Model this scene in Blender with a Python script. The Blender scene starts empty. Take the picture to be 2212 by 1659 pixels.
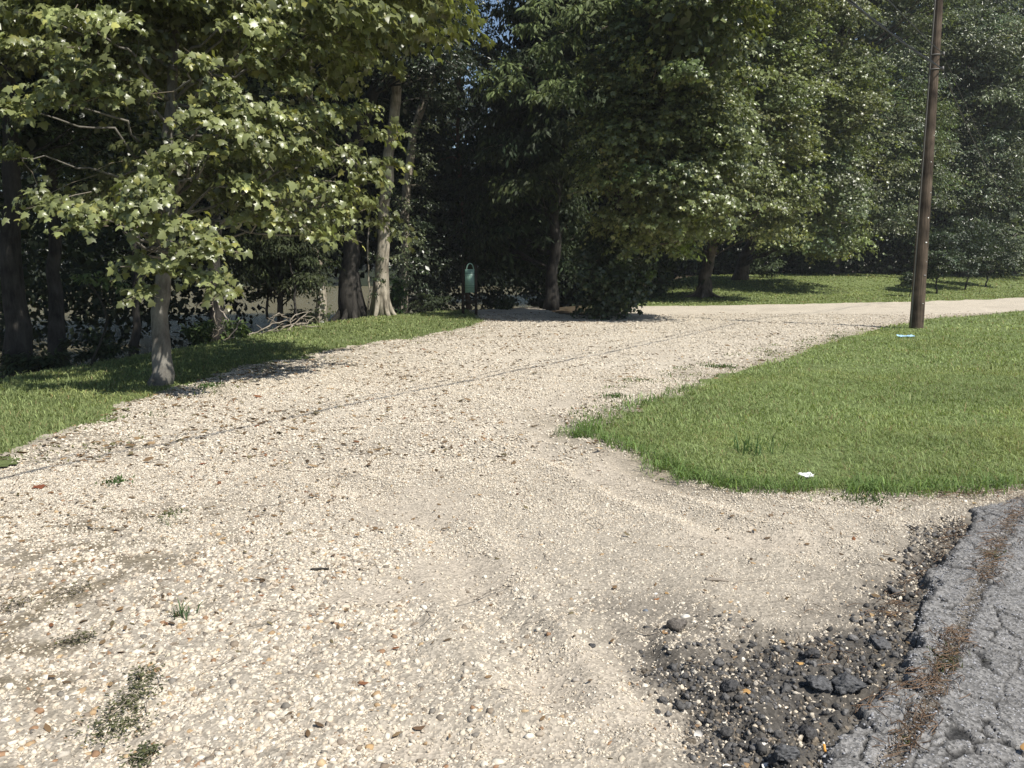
import bpy, math
import numpy as np

R = np.random.RandomState(11)
scene = bpy.context.scene
COL = scene.collection

# ------------------------------------------------------------------ camera and picture geometry
F, CX, CY, H = 1789., 1106., 829.5, 1.5
PITCH = math.atan((CY - 575.) / F)
FW = np.array([0, math.cos(PITCH), -math.sin(PITCH)])
UP = np.array([0, math.sin(PITCH), math.cos(PITCH)])
RT = np.array([1., 0, 0])
EYE = np.array([0, 0, H])


def ray(px, py):
    return FW + RT * (px - CX) / F - UP * (py - CY) / F


def gp(px, py, z=0.):
    d = ray(px, py)
    return EYE + d * (z - H) / d[2]


def at(px, py, Y):
    d = ray(px, py)
    return EYE + d * Y / d[1]


def poly(pts, z=0.):
    return np.array([gp(x, y, z)[:2] for x, y in pts])


# sun: towards the sun
SUN_EL = math.radians(53.)
SUN = np.array([0.74, -0.672, 0])
SUN = SUN / np.linalg.norm(SUN) * math.cos(SUN_EL)
SUN[2] = math.sin(SUN_EL)


# ------------------------------------------------------------------ small helpers
def smooth(a, b, x):
    t = np.clip((np.asarray(x, float) - a) / (b - a), 0, 1)
    return t * t * (3 - 2 * t)


def seg_dist(P, line, closed=False):
    P = np.asarray(P, float)
    L = np.vstack([line, line[:1]]) if closed else np.asarray(line)
    best = np.full(len(P), 1e9)
    for a, b in zip(L[:-1], L[1:]):
        ab = b - a
        t = np.clip(((P - a) @ ab) / max(ab @ ab, 1e-12), 0, 1)
        d = np.hypot(*(P - (a + t[:, None] * ab)).T)
        best = np.minimum(best, d)
    return best


def inside(P, pg):
    P = np.asarray(P, float)
    x, y = P[:, 0], P[:, 1]
    r = np.zeros(len(P), bool)
    n = len(pg)
    j = n - 1
    for i in range(n):
        xi, yi = pg[i]
        xj, yj = pg[j]
        if yi != yj:
            c = ((yi > y) != (yj > y)) & (x < (xj - xi) * (y - yi) / (yj - yi) + xi)
            r ^= c
        j = i
    return r


def sdist(P, pg):
    """signed distance, positive inside"""
    d = seg_dist(P, pg, True)
    return np.where(inside(P, pg), d, -d)


_perm = np.random.RandomState(5).rand(64, 64, 64)


def vnoise(P, s=1.0, seed=0):
    """value noise 0..1 on 2 or 3 columns"""
    P = np.asarray(P, float) * s + seed * 17.31
    if P.shape[1] == 2:
        P = np.column_stack([P, np.full(len(P), seed * 3.7)])
    i = np.floor(P).astype(int)
    f = P - i
    f = f * f * (3 - 2 * f)
    out = 0
    for dx in (0, 1):
        for dy in (0, 1):
            for dz in (0, 1):
                w = (f[:, 0] if dx else 1 - f[:, 0]) * (f[:, 1] if dy else 1 - f[:, 1]) * (f[:, 2] if dz else 1 - f[:, 2])
                out = out + w * _perm[(i[:, 0] + dx) % 64, (i[:, 1] + dy) % 64, (i[:, 2] + dz) % 64]
    return out


def fbm(P, s=1.0, seed=0, o=4):
    a, t, out = 1., 0., 0
    for k in range(o):
        out = out + a * vnoise(P, s * 2.03 ** k, seed + k * 5)
        t += a
        a *= .5
    return out / t


def unit(v):
    return v / np.maximum(np.linalg.norm(v, axis=-1, keepdims=True), 1e-9)


def mesh_obj(name, V, faces, mat, parent=None, tint=None, smooth_shade=False):
    """faces: list of int arrays (m,k); one mesh object"""
    V = np.asarray(V, np.float32)
    me = bpy.data.meshes.new(name)
    me.vertices.add(len(V))
    me.vertices.foreach_set('co', V.ravel())
    if isinstance(faces, np.ndarray):
        faces = [faces]
    faces = [f for f in faces if len(f)]
    nl = sum(f.size for f in faces)
    nf = sum(len(f) for f in faces)
    me.loops.add(nl)
    me.polygons.add(nf)
    me.loops.foreach_set('vertex_index', np.concatenate([f.ravel() for f in faces]).astype(np.int32))
    tot = np.concatenate([np.full(len(f), f.shape[1]) for f in faces])
    st = np.concatenate([[0], np.cumsum(tot)[:-1]]).astype(np.int32)
    me.polygons.foreach_set('loop_start', st)
    if tint is not None:
        tint = np.asarray(tint, np.float32)
        if tint.shape[1] == 3:
            tint = np.column_stack([tint, np.ones(len(tint), np.float32)])
        at_ = me.attributes.new('tint', 'FLOAT_COLOR', 'POINT')
        at_.data.foreach_set('color', tint.astype(np.float32).ravel())
    me.update(calc_edges=True)
    if smooth_shade:
        me.polygons.foreach_set('use_smooth', np.ones(nf, bool))
    me.materials.append(mat)
    o = bpy.data.objects.new(name, me)
    COL.objects.link(o)
    if parent is not None:
        o.parent = parent
        o.matrix_parent_inverse = parent.matrix_world.inverted()
    return o


def tag(o, label=None, cat=None, group=None, kind=None):
    if label: o['label'] = label
    if cat: o['category'] = cat
    if group: o['group'] = group
    if kind: o['kind'] = kind
    return o


def thing(name, label, cat, loc, group=None):
    o = bpy.data.objects.new(name, None)
    o.empty_display_size = .2
    COL.objects.link(o)
    o.location = [float(c) for c in loc]
    bpy.context.view_layer.update()
    return tag(o, label, cat, group)


class Acc:
    """collects pieces into one mesh"""

    def __init__(s):
        s.v, s.f, s.t, s.n = [], {}, [], 0

    def add(s, V, Fs, tint=(.1, .1, .1)):
        V = np.asarray(V, float)
        if isinstance(Fs, np.ndarray): Fs = [Fs]
        for f in Fs:
            if len(f): s.f.setdefault(f.shape[1], []).append(f + s.n)
        s.v.append(V)
        tint = np.asarray(tint, float)
        s.t.append(np.tile(tint, (len(V), 1)) if tint.ndim == 1 else tint)
        s.n += len(V)

    def build(s, name, mat, parent=None, smooth_shade=False):
        return mesh_obj(name, np.vstack(s.v), [np.vstack(f) for f in s.f.values()], mat, parent, np.vstack(s.t), smooth_shade)


def tube(pts, radii, seg=8, wob=0., rs=None, lobes=None, cap=True):
    pts = np.asarray(pts, float)
    radii = np.asarray(radii, float)
    n = len(pts)
    T = unit(np.gradient(pts, axis=0))
    ref = np.array([0., 0, 1]) if abs(T[:, 2]).mean() < .8 else np.array([1., 0, 0])
    U = unit(np.cross(T, ref))
    W = np.cross(T, U)
    a = np.arange(seg) / seg * 2 * np.pi
    rr = radii[:, None] * np.ones(seg)
    if lobes is not None:
        rr = rr * lobes(a[None, :], np.linspace(0, 1, n)[:, None])
    if wob and rs is not None:
        rr = rr * (1 + wob * (rs.rand(n, seg) - .5) * 2)
    V = pts[:, None, :] + rr[..., None] * (np.cos(a)[None, :, None] * U[:, None, :] + np.sin(a)[None, :, None] * W[:, None, :])
    V = V.reshape(-1, 3)
    i = np.arange(n - 1)[:, None] * seg
    j = np.arange(seg)[None, :]
    k = (j + 1) % seg
    f = np.stack([i + j, i + k, i + seg + k, i + seg + j], -1).reshape(-1, 4)
    fs = [f]
    if cap:
        V = np.vstack([V, pts[:1], pts[-1:]])
        c0, c1 = len(V) - 2, len(V) - 1
        j = np.arange(seg)
        fs.append(np.vstack([np.column_stack([(j + 1) % seg, j, np.full(seg, c0)]),
                             np.column_stack([(n - 1) * seg + j, (n - 1) * seg + (j + 1) % seg, np.full(seg, c1)])]))
    return V, fs


def bend(p0, p1, n=7, sag=0., wig=0., rs=R):
    p0, p1 = np.asarray(p0, float), np.asarray(p1, float)
    t = np.linspace(0, 1, n)[:, None]
    P = p0 + (p1 - p0) * t
    P[:, 2] += sag * np.sin(t[:, 0] * np.pi)
    L = np.linalg.norm(p1 - p0)
    if wig:
        d = rs.randn(n, 3) * wig * L
        d[0] = 0
        d[-1] = 0
        P += d
    return P


def box(c, size, rot=None):
    s = np.asarray(size, float) / 2
    V = np.array([[x, y, z] for x in (-1, 1) for y in (-1, 1) for z in (-1, 1)], float) * s
    if rot is not None: V = V @ np.asarray(rot).T
    f = np.array([[0, 1, 3, 2], [4, 6, 7, 5], [0, 4, 5, 1], [2, 3, 7, 6], [0, 2, 6, 4], [1, 5, 7, 3]])
    return V + np.asarray(c, float), f


# ------------------------------------------------------------------ materials
def new_mat(name):
    m = bpy.data.materials.new(name)
    m.use_nodes = True
    nt = m.node_tree
    b = nt.nodes['Principled BSDF']
    return m, nt, b


def N(nt, kind, **kw):
    n = nt.nodes.new(kind)
    for k, v in kw.items():
        if k in n.inputs.keys() if isinstance(k, str) else False:
            n.inputs[k].default_value = v
        else:
            setattr(n, k, v)
    return n


def attr_color(nt):
    a = nt.nodes.new('ShaderNodeAttribute')
    a.attribute_name = 'tint'
    return a.outputs['Color']


def mult_noise(nt, col, scale, lo, hi, detail=4, rough=.6, coord='Object'):
    tc = nt.nodes.new('ShaderNodeTexCoord')
    no = nt.nodes.new('ShaderNodeTexNoise')
    no.inputs['Scale'].default_value = scale
    no.inputs['Detail'].default_value = detail
    no.inputs['Roughness'].default_value = rough
    nt.links.new(tc.outputs[coord], no.inputs['Vector'])
    mr = nt.nodes.new('ShaderNodeMapRange')
    mr.inputs['From Min'].default_value = .3
    mr.inputs['From Max'].default_value = .7
    mr.inputs['To Min'].default_value = lo
    mr.inputs['To Max'].default_value = hi
    nt.links.new(no.outputs['Fac'], mr.inputs['Value'])
    vm = nt.nodes.new('ShaderNodeVectorMath')
    vm.operation = 'SCALE'
    nt.links.new(col, vm.inputs[0])
    nt.links.new(mr.outputs['Result'], vm.inputs['Scale'])
    return vm.outputs['Vector'], no.outputs['Fac']


def bump(nt, b, fac, strength, dist):
    bp = nt.nodes.new('ShaderNodeBump')
    bp.inputs['Strength'].default_value = strength
    bp.inputs['Distance'].default_value = dist
    nt.links.new(fac, bp.inputs['Height'])
    nt.links.new(bp.outputs['Normal'], b.inputs['Normal'])


def leaf_mat(name, trans=.3, rough=.42, spec=.45, tcol=(1.25, 1.3, .55)):
    m, nt, b = new_mat(name)
    c = attr_color(nt)
    nt.links.new(c, b.inputs['Base Color'])
    b.inputs['Roughness'].default_value = rough
    b.inputs['Specular IOR Level'].default_value = spec
    tr = nt.nodes.new('ShaderNodeBsdfTranslucent')
    vm = nt.nodes.new('ShaderNodeVectorMath')
    vm.operation = 'MULTIPLY'
    vm.inputs[1].default_value = tcol
    nt.links.new(c, vm.inputs[0])
    nt.links.new(vm.outputs['Vector'], tr.inputs['Color'])
    mx = nt.nodes.new('ShaderNodeMixShader')
    mx.inputs['Fac'].default_value = trans
    nt.links.new(b.outputs['BSDF'], mx.inputs[1])
    nt.links.new(tr.outputs['BSDF'], mx.inputs[2])
    nt.links.new(mx.outputs['Shader'], nt.nodes['Material Output'].inputs['Surface'])
    return m


def tint_mat(name, rough=.8, spec=.25, nscale=20., lo=.8, hi=1.2, bs=.3, bd=.01):
    m, nt, b = new_mat(name)
    c, f = mult_noise(nt, attr_color(nt), nscale, lo, hi)
    nt.links.new(c, b.inputs['Base Color'])
    b.inputs['Roughness'].default_value = rough
    b.inputs['Specular IOR Level'].default_value = spec
    if bs: bump(nt, b, f, bs, bd)
    return m


def bark_mat(name, c0, c1, zs=.18, scale=18., bd=.03):
    m, nt, b = new_mat(name)
    tc = nt.nodes.new('ShaderNodeTexCoord')
    mp = nt.nodes.new('ShaderNodeMapping')
    mp.inputs['Scale'].default_value = (1, 1, zs)
    nt.links.new(tc.outputs['Object'], mp.inputs['Vector'])
    no = nt.nodes.new('ShaderNodeTexNoise')
    no.inputs['Scale'].default_value = scale
    no.inputs['Detail'].default_value = 6
    no.inputs['Roughness'].default_value = .7
    nt.links.new(mp.outputs['Vector'], no.inputs['Vector'])
    n2 = nt.nodes.new('ShaderNodeTexNoise')
    n2.inputs['Scale'].default_value = 3.
    n2.inputs['Detail'].default_value = 5
    nt.links.new(tc.outputs['Object'], n2.inputs['Vector'])
    ad = nt.nodes.new('ShaderNodeMath')
    ad.operation = 'MULTIPLY_ADD'
    ad.inputs[1].default_value = .6
    nt.links.new(n2.outputs['Fac'], ad.inputs[0])
    sc = nt.nodes.new('ShaderNodeMath')
    sc.operation = 'MULTIPLY'
    sc.inputs[1].default_value = .55
    nt.links.new(no.outputs['Fac'], sc.inputs[0])
    nt.links.new(sc.outputs[0], ad.inputs[2])
    cr = nt.nodes.new('ShaderNodeValToRGB')
    cr.color_ramp.elements[0].position = .42
    cr.color_ramp.elements[0].color = (*c0, 1)
    cr.color_ramp.elements[1].position = .7
    cr.color_ramp.elements[1].color = (*c1, 1)
    nt.links.new(ad.outputs[0], cr.inputs['Fac'])
    nt.links.new(cr.outputs['Color'], b.inputs['Base Color'])
    b.inputs['Roughness'].default_value = .9
    b.inputs['Specular IOR Level'].default_value = .15
    bump(nt, b, no.outputs['Fac'], .9, bd)
    return m


def plain(name, c, rough=.6, spec=.4, metal=0., nscale=30., lo=.85, hi=1.15):
    m, nt, b = new_mat(name)
    rgb = nt.nodes.new('ShaderNodeRGB')
    rgb.outputs[0].default_value = (*c, 1)
    cc, f = mult_noise(nt, rgb.outputs[0], nscale, lo, hi)
    nt.links.new(cc, b.inputs['Base Color'])
    b.inputs['Roughness'].default_value = rough
    b.inputs['Specular IOR Level'].default_value = spec
    b.inputs['Metallic'].default_value = metal
    return m


M = {}
M['leaf'] = leaf_mat('glossy_leaf', .28, .36, .6)
M['dullleaf'] = leaf_mat('soft_leaf', .25, .6, .25)
M['grass'] = leaf_mat('grass_blade', .3, .55, .25, (1.1, 1.15, .6))
M['litter'] = leaf_mat('dry_leaf', .1, .7, .2, (1., .9, .7))
M['bark'] = bark_mat('grey_brown_bark', (.035, .028, .022), (.15, .125, .10))
M['palebark'] = bark_mat('pale_fibrous_bark', (.12, .10, .075), (.46, .41, .33), .10, 26., .02)
M['darkbark'] = bark_mat('dark_bark', (.018, .017, .015), (.066, .060, .053))  # dark tone also stands for the shade on trunks under the canopy
M['maplebark'] = bark_mat('smooth_grey_bark', (.085, .078, .068), (.25, .235, .205), .35, 22., .012)
M['pinebark'] = bark_mat('red_brown_bark', (.05, .03, .02), (.20, .13, .09), .5, 22.)
M['stick'] = bark_mat('weathered_stick', (.16, .13, .10), (.40, .35, .29), .5, 30., .006)
M['stone'] = tint_mat('pebble', .75, .3, 60., .85, 1.12, .25, .004)
M['clod'] = tint_mat('asphalt_clod', .85, .25, 70., .45, 1.6, .8, .012)
M['ground'] = tint_mat('forest_floor', .95, .1, 5., .6, 1.35, .5, .03)
M['turf'] = tint_mat('turf_soil', .95, .1, 9., .7, 1.25, .5, .02)
M['polewood'] = bark_mat('creosote_wood', (.028, .021, .016), (.155, .118, .088), .03, 42., .02)
M['conduit'] = plain('weathered_grey_moulding', (.17, .16, .14), .7, .3)
M['wire'] = plain('black_cable', (.03, .03, .033), .5, .4)
M['steel'] = plain('galvanised_steel', (.20, .19, .18), .6, .4, .3)
M['signgreen'] = plain('green_painted_aluminium', (.36, .56, .46), .4, .5, 0., 6., .85, 1.1)
M['signdark'] = plain('dark_sign_lettering', (.012, .04, .03), .5, .3)
M['signpost'] = bark_mat('dark_stained_post', (.02, .016, .012), (.06, .045, .035), .06, 30., .004)
M['paper'] = plain('white_paper', (.78, .78, .76), .7, .2)
M['blue'] = plain('pale_blue_plastic', (.40, .62, .80), .35, .5)
M['filter'] = plain('orange_filter_paper', (.75, .36, .08), .7, .2)
M['cigwhite'] = plain('white_cigarette_paper', (.75, .72, .66), .7, .2)


# gravel bed: tint attribute, fine aggregate by voronoi
def gravel_bed_mat():
    m, nt, b = new_mat('shell_gravel_bed')
    c = attr_color(nt)
    tc = nt.nodes.new('ShaderNodeTexCoord')
    v = nt.nodes.new('ShaderNodeTexVoronoi')
    v.inputs['Scale'].default_value = 90.
    nt.links.new(tc.outputs['Object'], v.inputs['Vector'])
    sep = nt.nodes.new('ShaderNodeSeparateColor')
    nt.links.new(v.outputs['Color'], sep.inputs['Color'])
    mr = nt.nodes.new('ShaderNodeMapRange')
    mr.inputs['To Min'].default_value = .66
    mr.inputs['To Max'].default_value = 1.22
    nt.links.new(sep.outputs[0], mr.inputs['Value'])
    vm = nt.nodes.new('ShaderNodeVectorMath')
    vm.operation = 'SCALE'
    nt.links.new(c, vm.inputs[0])
    nt.links.new(mr.outputs['Result'], vm.inputs['Scale'])
    c2, f2 = mult_noise(nt, vm.outputs['Vector'], 2.2, .88, 1.1, 8, .7)
    nt.links.new(c2, b.inputs['Base Color'])
    b.inputs['Roughness'].default_value = .9
    b.inputs['Specular IOR Level'].default_value = .15
    bump(nt, b, v.outputs['Distance'], .5, .006)
    return m


def asphalt_mat():
    m, nt, b = new_mat('worn_asphalt')
    c = attr_color(nt)
    tc = nt.nodes.new('ShaderNodeTexCoord')
    v = nt.nodes.new('ShaderNodeTexVoronoi')
    v.inputs['Scale'].default_value = 110.
    nt.links.new(tc.outputs['Object'], v.inputs['Vector'])
    sep = nt.nodes.new('ShaderNodeSeparateColor')
    nt.links.new(v.outputs['Color'], sep.inputs['Color'])
    mr = nt.nodes.new('ShaderNodeMapRange')
    mr.inputs['To Min'].default_value = .45
    mr.inputs['To Max'].default_value = 1.6
    nt.links.new(sep.outputs[1], mr.inputs['Value'])
    vm = nt.nodes.new('ShaderNodeVectorMath')
    vm.operation = 'SCALE'
    nt.links.new(c, vm.inputs[0])
    nt.links.new(mr.outputs['Result'], vm.inputs['Scale'])
    c2, f2 = mult_noise(nt, vm.outputs['Vector'], 4., .8, 1.15, 6, .7)
    nt.links.new(c2, b.inputs['Base Color'])
    b.inputs['Roughness'].default_value = .75
    b.inputs['Specular IOR Level'].default_value = .3
    bump(nt, b, v.outputs['Distance'], .5, .005)
    return m


M['gravelbed'] = gravel_bed_mat()
M['asphalt'] = asphalt_mat()

mw, nt, b = new_mat('muddy_river_water')
b.inputs['Base Color'].default_value = (.165, .145, .085, 1)
b.inputs['Roughness'].default_value = .25
b.inputs['Specular IOR Level'].default_value = .08
tc = N(nt, 'ShaderNodeTexCoord')
no = N(nt, 'ShaderNodeTexNoise')
no.inputs['Scale'].default_value = 1.2
no.inputs['Detail'].default_value = 5
nt.links.new(tc.outputs['Object'], no.inputs['Vector'])
bump(nt, b, no.outputs['Fac'], .25, .08)
M['water'] = mw

# ------------------------------------------------------------------ regions on the ground
GRAVEL = poly([(-700, 1360), (-400, 1150), (-150, 1050), (0, 1000), (100, 962), (240, 897), (300, 868), (380, 846), (470, 812), (560, 790), (660, 770),
               (800, 746), (900, 729), (1000, 714), (1042, 703), (1050, 692), (1030, 678), (1020, 668), (1080, 663), (1150, 665), (1200, 680),
               (1290, 686), (1360, 672), (1370, 661), (1500, 662), (1700, 658), (2000, 652), (2212, 644), (2500, 636), (2750, 630),
               (2800, 650), (2500, 662), (2212, 673), (2000, 690), (1900, 707), (1800, 735), (1700, 768), (1600, 800), (1500, 840), (1400, 870),
               (1310, 905), (1262, 930), (1240, 945), (1300, 960), (1380, 985), (1440, 1020), (1500, 1048), (1600, 1066), (1700, 1072),
               (1800, 1072), (1900, 1068), (2050, 1068), (2212, 1062), (2500, 1060), (2600, 1150), (2600, 2400), (1500, 3200), (-1500, 3200)])
ASPHALT = poly([(2212, 1078), (2160, 1092), (2100, 1108), (2092, 1150), (2056, 1190), (2028, 1226), (2010, 1250), (1985, 1300), (1978, 1330), (1950, 1370),
                (1965, 1415), (1945, 1440), (1958, 1500), (1925, 1490), (1880, 1530), (1850, 1580), (1820, 1590), (1770, 1630), (1740, 1680), (1650, 1800), (1500, 2100),
                (1600, 3200), (3400, 3200), (3400, 1500), (2600, 1000)])
LAWN = poly([(2800, 651), (2500, 663), (2212, 672), (2000, 689), (1900, 706), (1800, 734), (1700, 767), (1600, 799), (1500, 839), (1400, 869), (1310, 904),
             (1262, 929), (1240, 945), (1300, 961), (1380, 986), (1440, 1021), (1500, 1049), (1600, 1067), (1700, 1073), (1800, 1073), (1900, 1069),
             (2050, 1069), (2212, 1063), (2500, 1062), (3000, 1062), (3300, 900)])
BANK = np.array([(-11.5, -6), (-9.3, 3), (-8.2, 7.6), (-6.95, 11.2), (-6.25, 15.2), (-5.6, 20.4), (-4.3, 25.3), (-2.0, 28.4), (2.0, 32.5), (5.5, 37), (8, 44), (9, 60), (6, 120), (6, 230)])
LEFTSIDE = np.vstack([BANK, [(-400, 230), (-400, -6)]])
VERGE = np.vstack([poly([(-700, 1362), (-400, 1152), (-150, 1052), (0, 1001), (100, 963), (240, 898), (300, 869), (380, 847), (470, 813), (560, 791), (660, 771),
                         (800, 747), (900, 730), (1000, 715), (1042, 704), (1050, 693), (1028, 678), (1015, 670)]), [(-2.3, 28.2)], BANK[6:0:-1], [(-8.6, 2.6)]])
FARL = np.vstack([poly([(1360, 673), (1370, 661), (1500, 662), (1700, 658), (2000, 652), (2212, 644), (2500, 636), (2750, 630)]),
                  [(75, 50), (75, 64), (30, 64), (20, 58), (16, 52), (9, 46), (5.5, 38), (3.8, 33)]])
FAR_EDGE = poly([(1360, 673), (1370, 661), (1500, 662), (1700, 658), (2000, 652), (2212, 644), (2500, 636), (2750, 630)])
ROW = np.array([(a, b) for a, b in FAR_EDGE])


def tz(x, y):
    """terrain height"""
    x = np.atleast_1d(np.asarray(x, float))
    y = np.atleast_1d(np.asarray(y, float))
    P = np.column_stack([x, y])
    d = -sdist(P, LEFTSIDE)          # positive on land
    z = -2.3 * smooth(0, 7.5, -d) - .12 * smooth(0.6, -1.2, d)
    e = np.interp(x, ROW[:, 0], ROW[:, 1], left=31, right=50)
    rise = .95 * smooth(0, 15, y - e - .3) * smooth(4., 11., x)
    z = z + rise
    z = z + 3.6 * smooth(126, 134, y) * (d < 0)
    z = z + .25 * smooth(5, 9, y - e) * smooth(13, 9, y - e) * smooth(11, 17, x) * smooth(26, 19, x)
    return z


def persp_grid(y0, y1, ny, k, pad, nx):
    Y = np.geomspace(y0, y1, ny) if y0 > 0 else np.linspace(y0, y1, ny)
    u = np.linspace(-1, 1, nx)
    X = u[None, :] * (k * Y[:, None] + pad)
    YY = np.repeat(Y[:, None], nx, 1)
    i = np.arange(ny - 1)[:, None] * nx
    j = np.arange(nx - 1)[None, :]
    f = np.stack([i + j, i + j + 1, i + nx + j + 1, i + nx + j], -1).reshape(-1, 4)
    return X.ravel(), YY.ravel(), f


def compact(V, f, *arrs):
    u, inv = np.unique(f.ravel(), return_inverse=True)
    return (V[u], inv.reshape(f.shape)) + tuple(a[u] for a in arrs)


# ---- base ground
x, y, f = persp_grid(.9, 240, 170, 1.6, 6, 260)
P = np.column_stack([x, y])
z = tz(x, y) - .05 - .10 * smooth(-.3, .3, sdist(P, GRAVEL))
nz = fbm(P, .5, 3)
brown = np.array([.075, .058, .038])
green = np.array([.055, .085, .025])
near_green = np.maximum(smooth(-1.0, .3, sdist(P, VERGE)), np.maximum(smooth(-1.5, .3, sdist(P, FARL)), smooth(-1, .2, sdist(P, LAWN))))
k = np.clip(near_green * (.6 + .8 * nz), 0, 1)[:, None]
tint = brown * (1 - k) + green * k
farb = smooth(100, 120, y)[:, None]
tint = tint * (1 - farb) + np.array([.022, .028, .015]) * farb  # far bank ground painted dark for the shade of its woods
tag(mesh_obj('ground', np.column_stack([x, y, z + (nz - .5) * .12 * (1 - near_green)]), f, M['ground'], None, tint, True), kind='structure')

# ---- river
v = np.array([[-260, 2, -1.55], [60, 2, -1.55], [60, 250, -1.55], [-260, 250, -1.55]], float)
tag(mesh_obj('river_water', v, np.array([[0, 1, 2, 3]]), M['water']), kind='structure')

# ---- gravel sheet
DUST = [((-.1 + gp(930, 1095)[0], gp(930, 1095)[1]), .55, .5), (gp(990, 1245)[:2], .38, .45), (gp(1360, 1030)[:2], .45, .8), (gp(1640, 1170)[:2], .5, .25),
        (gp(780, 1290)[:2], .25, .15), (gp(1250, 1480)[:2], .28, .3), (gp(1420, 1560)[:2], .3, .2), (gp(900, 1620)[:2], .25, .12), (gp(1130, 1620)[:2], .25, .1)]


def dust_at(P):
    w = np.zeros(len(P))
    for c, rx, ry in DUST:
        d = np.hypot((P[:, 0] - c[0]) / rx, (P[:, 1] - c[1]) / ry)
        w = np.maximum(w, smooth(1.25, .35, d))
    n = fbm(P, 1.7, 9, 5)
    n2 = fbm(P * [1, .45], .8, 19, 4)
    return np.clip(w * (0.35 + 1.6 * n) + .9 * smooth(.56, .72, n2) * smooth(.42, .6, n), 0, 1)


RUB = poly([(1360, 1330), (1500, 1340), (1700, 1400), (1850, 1290), (1960, 1210), (2060, 1130), (2150, 1090), (2150, 1110), (2060, 1200), (2000, 1300), (1975, 1440), (1900, 1560),
            (1780, 1680), (1700, 1750), (1560, 1700), (1480, 1560), (1380, 1470)])
RUB2 = poly([(1480, 1400), (1640, 1380), (1800, 1380), (1890, 1310), (1960, 1235), (2030, 1160), (2080, 1120), (2050, 1190), (2000, 1300), (1975, 1440), (1900, 1560),
             (1780, 1680), (1700, 1760), (1620, 1690), (1500, 1560), (1430, 1470)])


def dark_at(P):
    d = sdist(P, RUB2)
    n = fbm(P, 5., 4, 5)
    return np.clip(smooth(-.20, .14, d + (n - .5) * .6), 0, 1)


def soil_at(P):
    """organic brown soil: left bottom, and beside the verges"""
    n = fbm(P, 2.3, 31, 5)
    n2 = fbm(P, 7., 37, 4)
    d = seg_dist(P, np.array([(-2.1, 2.0), (-2.05, 3.1), (-2.2, 4.6)]))
    w = .9 * smooth(1.0, .1, d) * smooth(.42, .62, n2)
    e = -sdist(P, LAWN)
    w = np.maximum(w, smooth(.5, .02, e) * (.3 + .7 * n2) * .8)
    road = poly([(1290, 900), (1400, 868), (1500, 838), (1700, 766)])
    w = np.maximum(w, smooth(1.3, .1, seg_dist(P, road)) * smooth(.42, .66, n) * .8)
    ev = -sdist(P, VERGE)
    w = np.maximum(w, smooth(1.6, .0, ev) * (.15 + smooth(.4, .7, n)) * .65)
    return np.clip(w, 0, 1)


RUTS = [(poly([(1060, 940), (1180, 985), (1290, 1030), (1400, 1085), (1560, 1150), (1800, 1205)]), .026), (poly([(1180, 960), (1330, 1010), (1450, 1065), (1600, 1110), (1850, 1140)]), .018),
        (poly([(700, 1040), (820, 1075), (940, 1130), (1010, 1230), (1060, 1330), (1180, 1500)]), .018), (poly([(1330, 1400), (1400, 1470), (1500, 1560), (1580, 1659)]), .02)]


def gz(P):
    """gravel surface height"""
    z = tz(P[:, 0], P[:, 1]) + .012
    z = z + (fbm(P, .9, 2, 4) - .5) * .09 * smooth(1.0, 3.0, P[:, 1])
    z = z + (fbm(P, 7., 6, 3) - .5) * .022
    dk = dark_at(P)
    z = z - .045 * dk + dk * (fbm(P, 14., 8, 4) - .4) * .09
    z = z - .018 * dust_at(P)
    for L, dep in RUTS:
        d = seg_dist(P, L) + (fbm(P, 4., 17, 3) - .5) * .06
        z = z - dep * smooth(.16, .02, d) + dep * .8 * smooth(.12, .2, d) * smooth(.36, .22, d)
    return z


x, y, f = persp_grid(1.3, 46, 420, .78, .8, 420)
P = np.column_stack([x, y])
sd = sdist(P, GRAVEL) + (fbm(P, 5., 1, 3) - .5) * .25
keep = sd[f].max(1) > -.12
P2, f = compact(P, f[keep])
z = gz(P2)
du, dk, so = dust_at(P2), dark_at(P2), soil_at(P2)
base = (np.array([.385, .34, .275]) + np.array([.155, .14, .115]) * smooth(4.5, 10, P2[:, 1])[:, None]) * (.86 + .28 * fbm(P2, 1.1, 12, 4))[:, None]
halo = (smooth(-.34, .12, sdist(P2, RUB) + (fbm(P2, 5., 14, 4) - .5) * .5))[:, None]
base = base * (1 - .62 * halo) + np.array([.17, .15, .125]) * .62 * halo
base = base * (1 - .85 * du[:, None]) + np.array([.47, .41, .33]) * .85 * du[:, None]
base = base * (1 - .85 * dk[:, None]) + np.array([.068, .063, .057]) * .85 * dk[:, None]
base = base * (1 - .8 * so[:, None]) + np.array([.15, .12, .075]) * .8 * so[:, None]
jit = R.rand(len(P2)) * .012 * smooth(6, 3, P2[:, 1]) * (1 - .8 * du)
z = z - .06 * smooth(.0, .08, sdist(P2, ASPHALT))
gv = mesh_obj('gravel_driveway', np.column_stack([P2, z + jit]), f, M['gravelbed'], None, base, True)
tag(gv, kind='structure')

# ---- asphalt sheet with carved cracks
CRK = np.array([(R.uniform(.8, 3.3), R.uniform(1.5, 4.9)) for _ in range(620)])


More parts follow.
